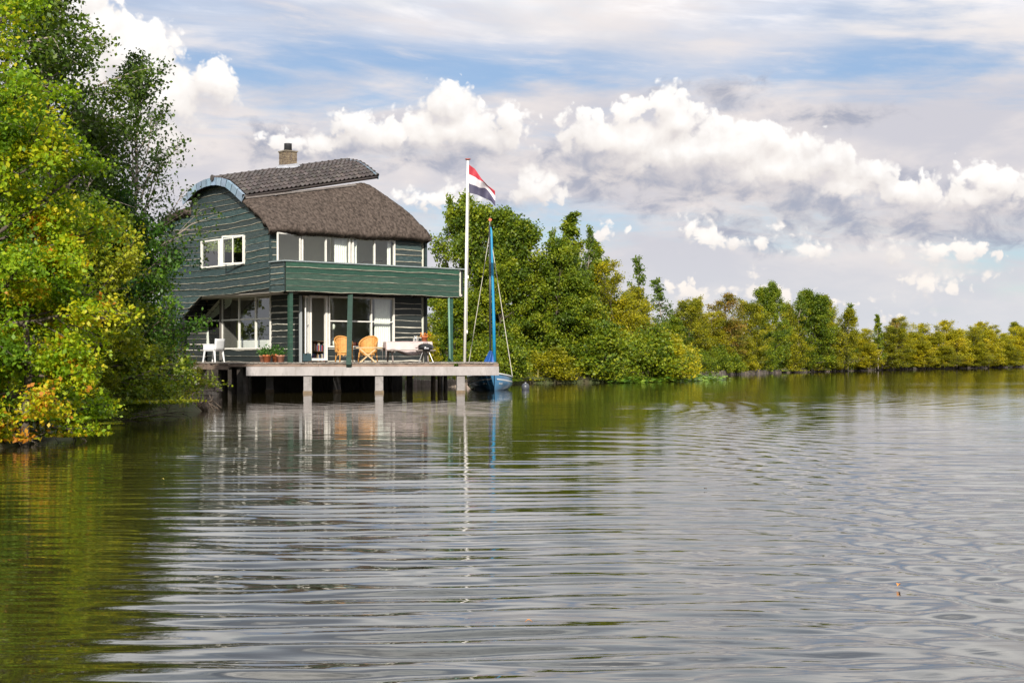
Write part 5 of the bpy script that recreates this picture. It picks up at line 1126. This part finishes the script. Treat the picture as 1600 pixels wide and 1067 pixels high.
tree('birch_tree', tS, 955, 395, 78, 50, 'sparse twiggy birch above the bright willow', rz=2.2)
tree('birch_tree', tS, 1325, 470, 128, 40, 'sparse birch at the right flank of the tall far group', rz=1.1)
tree('birch_tree', tS, 1246, 455, 119, 40, 'sparse birch with pale stem between the bright crowned alder and the pointed one', rz=5)
tree('willow_tree', tW, 1335, 515, 131, 60, 'low green willow where the bank trees drop in height')
tree('birch_tree', tB, 1372, 488, 134, 40, 'small dark spiky birch rising from the low hedge of willows')
tree('rowan_tree', tR, 1398, 497, 137, 34, 'small reddish thin tree next to the spiky birch')
tree('willow_tree', tM, 1385, 512, 136, 70, 'olive willow under the spiky birch')
far = [(1425, 497, 142, 62, tW, 'yellow green'), (1458, 508, 147, 62, tG, 'olive gold'), (1490, 503, 151, 66, tG, 'golden'), (1515, 512, 156, 60, tW, 'dull green'), (1540, 505, 161, 60, tG, 'bright yellow'), (1562, 510, 168, 56, tW, 'green tinged'), (1585, 515, 176, 60, tG, 'orange tinged'), (1610, 512, 185, 66, tG, 'dark gold'), (1440, 525, 141, 60, tG, 'amber'), (1475, 528, 146, 60, tW, 'lime'), (1355, 530, 130, 60, tG, 'mustard'), (1525, 530, 155, 60, tW, 'moss green'), (1570, 533, 168, 60, tM, 'pale olive'), (1408, 520, 141, 60, tW, 'fresh green'), (1500, 520, 158, 70, tG, 'sage gold'), (1550, 522, 172, 70, tW, 'yellowed')]
pl = ['first tall one after the low gap', 'beside the first tall one', 'in the middle of the far row', 'right of the middle', 'three quarters along the row', 'before the last bushes', 'near the right end', 'last one at the right edge', 'low, under the first tall one', 'low, left of the middle', 'low, under the end of the tall group', 'low, right of the middle', 'low, near the right end', 'just right of the reddish thin tree', 'second line, behind the middle', 'second line, near the right end']
for (px, tp_y, Y, w, tp_, c_), q in zip(far, pl): tree('willow_tree', tp_, px, tp_y, Y, w, c_ + ' willow in the far hedge row, ' + q, rz=px * .37)
tree('elm_tree', tK, 1602, 484, 205, 50, 'dark green tree standing higher behind the far hedge at the right edge')
# second row that closes the gaps
for i, (px, tp_y, Y, w, tp_, lb) in enumerate(((655, 470, 78, 90, tW, 'yellow green willow behind the house, left of the downpipe'), (668, 520, 68, 60, tG, 'low golden bush behind the picnic table end'), (1065, 505, 112, 120, tM, 'olive tree in the second row behind the timber edging'), (1180, 515, 126, 110, tW, 'green tree in the second row behind the bright crowned alder'), (1340, 522, 146, 100, tG, 'golden tree glowing in the second row through the gap'), (950, 470, 90, 140, tA, 'dark alder in the second row behind the willow'), (840, 420, 88, 160, tA2, 'dark alder in the second row behind the mast'))):
    tree('willow_tree' if tp_ in (tW, tM, tG) else T, tp_, px, tp_y, Y, w, lb, base=.6, rz=i)
# dense low growth along the whole far bank
low = grow(40, 2.2, 1.5, .0, s_bush, 7000, .13, L_ald, M_bark, 22, 6, 4, .2, (0, 0), (.1, .9), .2, .03, .4, .7, (0, 50), .7, stems=3); low2 = (low[0], low[1].copy()); low2[1].materials[0] = L_wil
k = 0
lowl = []
for (p, d), (p2, d2) in zip(shore[17:26], shore[18:27]):
    Lg = math.hypot(p2[0] - p[0], p2[1] - p[1]); nn = max(1, int(Lg / 2.6))
    for j in range(nn):
        t = (j + random.uniform(.2, .8)) / nn; x, y = p[0] * (1 - t) + p2[0] * t + d[0] * random.uniform(.3, 1.0), p[1] * (1 - t) + p2[1] * t + d[1] * random.uniform(.3, 1.0); s_ = random.uniform(.7, 1.25)
        o = plant_tree('bank_bush', low if (random.random() < .6 - (y - 70) * .004) else low2, (x, y, .12), random.uniform(0, 6), (s_, s_, s_ * random.uniform(.7, 1.1)), 'low leafy bush in the unbroken row at the foot of the far bank trees', 'bush', 'low bushes along the far bank'); k += 1
# trees on the other side of the canal, mirrored by the window glass
for i, (x, y, s_) in enumerate(((99, 5, 1.3), (98, -8, 1.45), (97, 18, 1.2), (96, -22, 1.3), (70, -80, 1.3), (30, -84, 1.2), (0, -84, 1.4))): plant_tree(T, tA if i % 2 else tA2, (x, y, .4), i, (s_ * 1.5, s_ * 1.5, s_), 'alder on the opposite bank behind the camera, seen only as a reflection', group='trees on the opposite bank')

for i, (x, y, s_) in enumerate(((-21, 55, 1.0), (-26, 63, 1.15), (-22, 71, 1.1), (-30, 52, 1.2), (-33, 70, 1.3), (-17.5, 66, .9), (-15, 75, 1.0), (-9, 76, .95))):
    plant_tree(T, (tA, tA2, tB)[i % 3], (x, y, .5), i * 1.1, (s_,) * 3, ('tree just left of the house, behind the near bank trees', 'second tree left of the house, deeper in', 'tree behind the left rear corner of the house', 'tree far left of the house, hidden by the near bank trees', 'big tree farthest back on the left', 'small tree behind the gable', 'tree straight behind the house', 'tree behind the right half of the house')[i], group='trees behind the house')
# ---------------------------------------------------------------- bank edging, logs, reeds, lilies
M_stake = mat('grey_bank_timber', (0.14, 0.115, 0.095), .9, .4, 5, .4, 20, objvar=.4)
rv = thing('timber_revetment', (0, 0, 0), 0, 'long row of weathered timber blocks holding the far bank along the water', 'revetment')
pts = [Vector(s[0]) for s in shore[21:28]]; seg = 0; mstuff = MB(); cnt = 0
for a, b in zip(pts, pts[1:]):
    d = (b - a); Lg = d.length; d.normalize(); n_ = Vector((d.y, -d.x)); q = 0.0
    while q < Lg:
        w_ = random.uniform(.28, .5); c = a + d * (q + w_ / 2) + n_ * .22; hh = random.uniform(.16, .34)
        tgt = MB() if cnt < 130 else mstuff; tgt.box((c.x, c.y, hh / 2 - .2), (w_, .16, hh + .4), math.atan2(d.y, d.x) + random.uniform(-.05, .05), random.uniform(-.04, .04), random.uniform(-.03, .03), .94)
        if cnt < 130: tgt.build('timber_block', M_stake, rv)
        cnt += 1; q += w_ + random.uniform(.06, .35)
tag(mstuff.build('timber_block', M_stake, rv), kind='stuff')
# reeds, grass and roots at the near left water edge
def tufts(name, pts_, h, n_, m, label, seed=1, wd=.012, sp=.25):
    rs = np.random.RandomState(seed); V_ = []; Fc = []; tone = []
    for (x, y, z) in pts_:
        for _ in range(n_):
            bx, by = x + rs.normal() * .12, y + rs.normal() * .12; dx, dy = rs.normal(size=2) * sp * h; hh = h * rs.uniform(.5, 1.2); a_ = rs.uniform(0, 6.28); ex, ey = math.cos(a_) * wd, math.sin(a_) * wd; b = len(V_)
            V_ += [(bx - ex, by - ey, z), (bx + ex, by + ey, z), (bx + dx * .4 + ex * .7, by + dy * .4 + ey * .7, z + hh * .6), (bx + dx * .4 - ex * .7, by + dy * .4 - ey * .7, z + hh * .6), (bx + dx, by + dy, z + hh)]; Fc += [(b, b + 1, b + 2, b + 3), (b + 3, b + 2, b + 4)]; t = rs.uniform(0, 1); tone += [t, t]
    me = bpy.data.meshes.new(name); me.from_pydata(V_, [], Fc); at_ = me.attributes.new('tone', 'FLOAT', 'FACE'); at_.data.foreach_set('value', np.array(tone, 'f')); me.materials.append(m); o = link(name, me); return tag(o, label, 'grass', None, 'stuff')
L_gr = leaf_mat('grass_blade', [(0.05, 0.08, 0.01), (0.11, 0.16, 0.015), (0.2, 0.22, 0.03), (0.3, 0.26, 0.08)], .3)
pg = []
for (p, d), (p2, d2) in zip(shore[4:14], shore[5:14]):
    Lg = math.hypot(p2[0] - p[0], p2[1] - p[1])
    for j in range(int(Lg / .22)): t = random.random(); o_ = random.uniform(.05, 1.6); pg.append((p[0] * (1 - t) + p2[0] * t + d[0] * o_, p[1] * (1 - t) + p2[1] * t + d[1] * o_, .12 + .15 * min(1, o_)))
tufts('bank_grass', pg, .38, 12, L_gr, 'mixed grasses along the near left water edge', 2)
pg = []
for (p, d), (p2, d2) in zip(shore[14:27], shore[15:28]):
    Lg = math.hypot(p2[0] - p[0], p2[1] - p[1])
    for j in range(min(160, int(Lg / .25))): t = random.random(); o_ = random.uniform(.1, 2.5); pg.append((p[0] * (1 - t) + p2[0] * t + d[0] * o_, p[1] * (1 - t) + p2[1] * t + d[1] * o_, .25))
tufts('far_bank_grass', pg, .5, 9, L_gr, 'rough grass on top of the far bank', 3, .03)
# fallen log and roots
M_root = mat('grey_root_wood', (0.15, 0.11, 0.08), .9, .4, 6, .5, 20)
lg = thing('fallen_log', (0, 0, 0), 0, 'grey brown weathered log lying at the water edge left of the deck', 'log')
def w3(px, py, Y): return tuple(at(px, py, Y))
MB().tube([w3(272, 641, 34.0), w3(295, 636, 33.8), w3(322, 634, 33.6)], [.10, .13, .12], 9).build('trunk', M_root, lg, True)
for a, b, c in ((w3(300, 633, 33.8), w3(296, 622, 34), w3(306, 610, 34.2)), (w3(315, 632, 33.6), w3(330, 626, 33.7), w3(333, 618, 33.8)), (w3(285, 634, 34), w3(276, 622, 34), w3(270, 612, 34))): MB().tube([a, b, c], [.03, .02, .008], 5).build('branch', M_root, lg)
rt = MB(); rr = random.Random(8)
for i in range(34):
    px = rr.uniform(165, 325); Y = 31.5 + (px - 165) / 165 * 2.4 + rr.uniform(-.3, .6); x = (px - CX) / F * Y; z = rr.uniform(.03, .2); an = rr.uniform(-.5, .5); ln = rr.uniform(.2, .7)
    rt.tube([(x, Y, z), (x + ln * .5 * math.cos(an), Y - .1, z + rr.uniform(.0, .16)), (x + ln * math.cos(an), Y - .2 + math.sin(an) * ln, rr.uniform(-.02, .08))], [.018, .014, .006], 4, False)
o = rt.build('bank_roots', M_root, None, True); tag(o, 'tangle of bare roots and twigs at the near left waterline', 'roots', None, 'stuff')
# stone edging left of the deck
sw = thing('stone_edging', (0, 0, 0), 0, 'low stack of flat stones holding the bank at the left end of the deck', 'stone edging')
M_st = mat('bank_stone', (0.30, 0.24, 0.2), .9, .3, 5, .5, 20, objvar=.25)
for r_ in range(3):
    for c_ in range(6):
        px = 297 + c_ * 8 + (r_ % 2) * 4 + rr.uniform(-1, 1); p = at(px, 600, 47.2 - c_ * .05); MB().box((p.x, p.y, .06 + r_ * .13), (.19 + rr.uniform(-.03, .03), .3, .12), rr.uniform(-.1, .1), rr.uniform(-.05, .05), 0, .92).build('stone', M_st, sw, False, .015)
# stone edge of the lawn behind the house
se = thing('stone_kerb', (0, 0, 0), 0, 'broken stone kerb along the grass bank seen under the deck', 'kerb')
for k_ in range(16):
    px = 636 + k_ * 6.4; Y = 60.0 + k_ * .05; p = at(px, 600, Y); MB().box((p.x, p.y, .14), (.17 + rr.uniform(-.02, .03), .25, .34 + rr.uniform(-.06, .05)), rr.uniform(-.1, .1), 0, 0, .9).build('stone', M_st, se, False, .015)
# lily pads
L_lily = leaf_mat('lily_pad', [(0.06, 0.14, 0.015), (0.13, 0.24, 0.02), (0.25, 0.33, 0.03)], .2)
rs = np.random.RandomState(6); n = 900; xx = rs.uniform(0, 1, n); X_ = 5.2 + xx * 6.5 + rs.normal(size=n) * .4; Y_ = 71.0 + xx * 11 + rs.normal(size=n) * 1.3 - 1.2; q = np.stack([X_, Y_, rs.uniform(.02, .30, n) * rs.uniform(0, 1, n) + .02], -1)
tag(leafmesh('lily_pads', q, np.full(n, .30), rs.uniform(0, 1, n), rs, L_lily, None, 2.5, .9), 'bright green water plants floating in front of the willow', 'water plants', None, 'stuff')
# floating leaves
for i, (px, py, c_) in enumerate(((826, 976, 'orange'), (1404, 918, 'orange'), (1102, 766, 'dark brown'), (254, 1001 - 250, 'yellow'))):
    Y = HC * F / (py - HY); x = (px - CX) / F * Y; o = thing('floating_leaf', (x, Y, .012), i, c_ + ' fallen leaf floating on the water, ' + ('below the house reflection', 'in the boat wake', 'far out in mid channel', 'near the left bank')[i], 'leaf')
    mt = {'orange': mat('leaf_orange', (0.5, 0.2, 0.04), .6), 'dark brown': mat('leaf_brown', (0.06, 0.035, 0.02), .6), 'yellow': mat('leaf_yellow', (0.5, 0.4, 0.08), .6)}[c_]
    MB().grid(lambda a, b: ((a - .5) * .035, (b - .5) * .026 * math.sin(PI * min(max(a, .08), .95)), .012 * math.sin(a * PI) + .006 * abs(b - .5)), 8, 4).build('blade', mt, o, True)
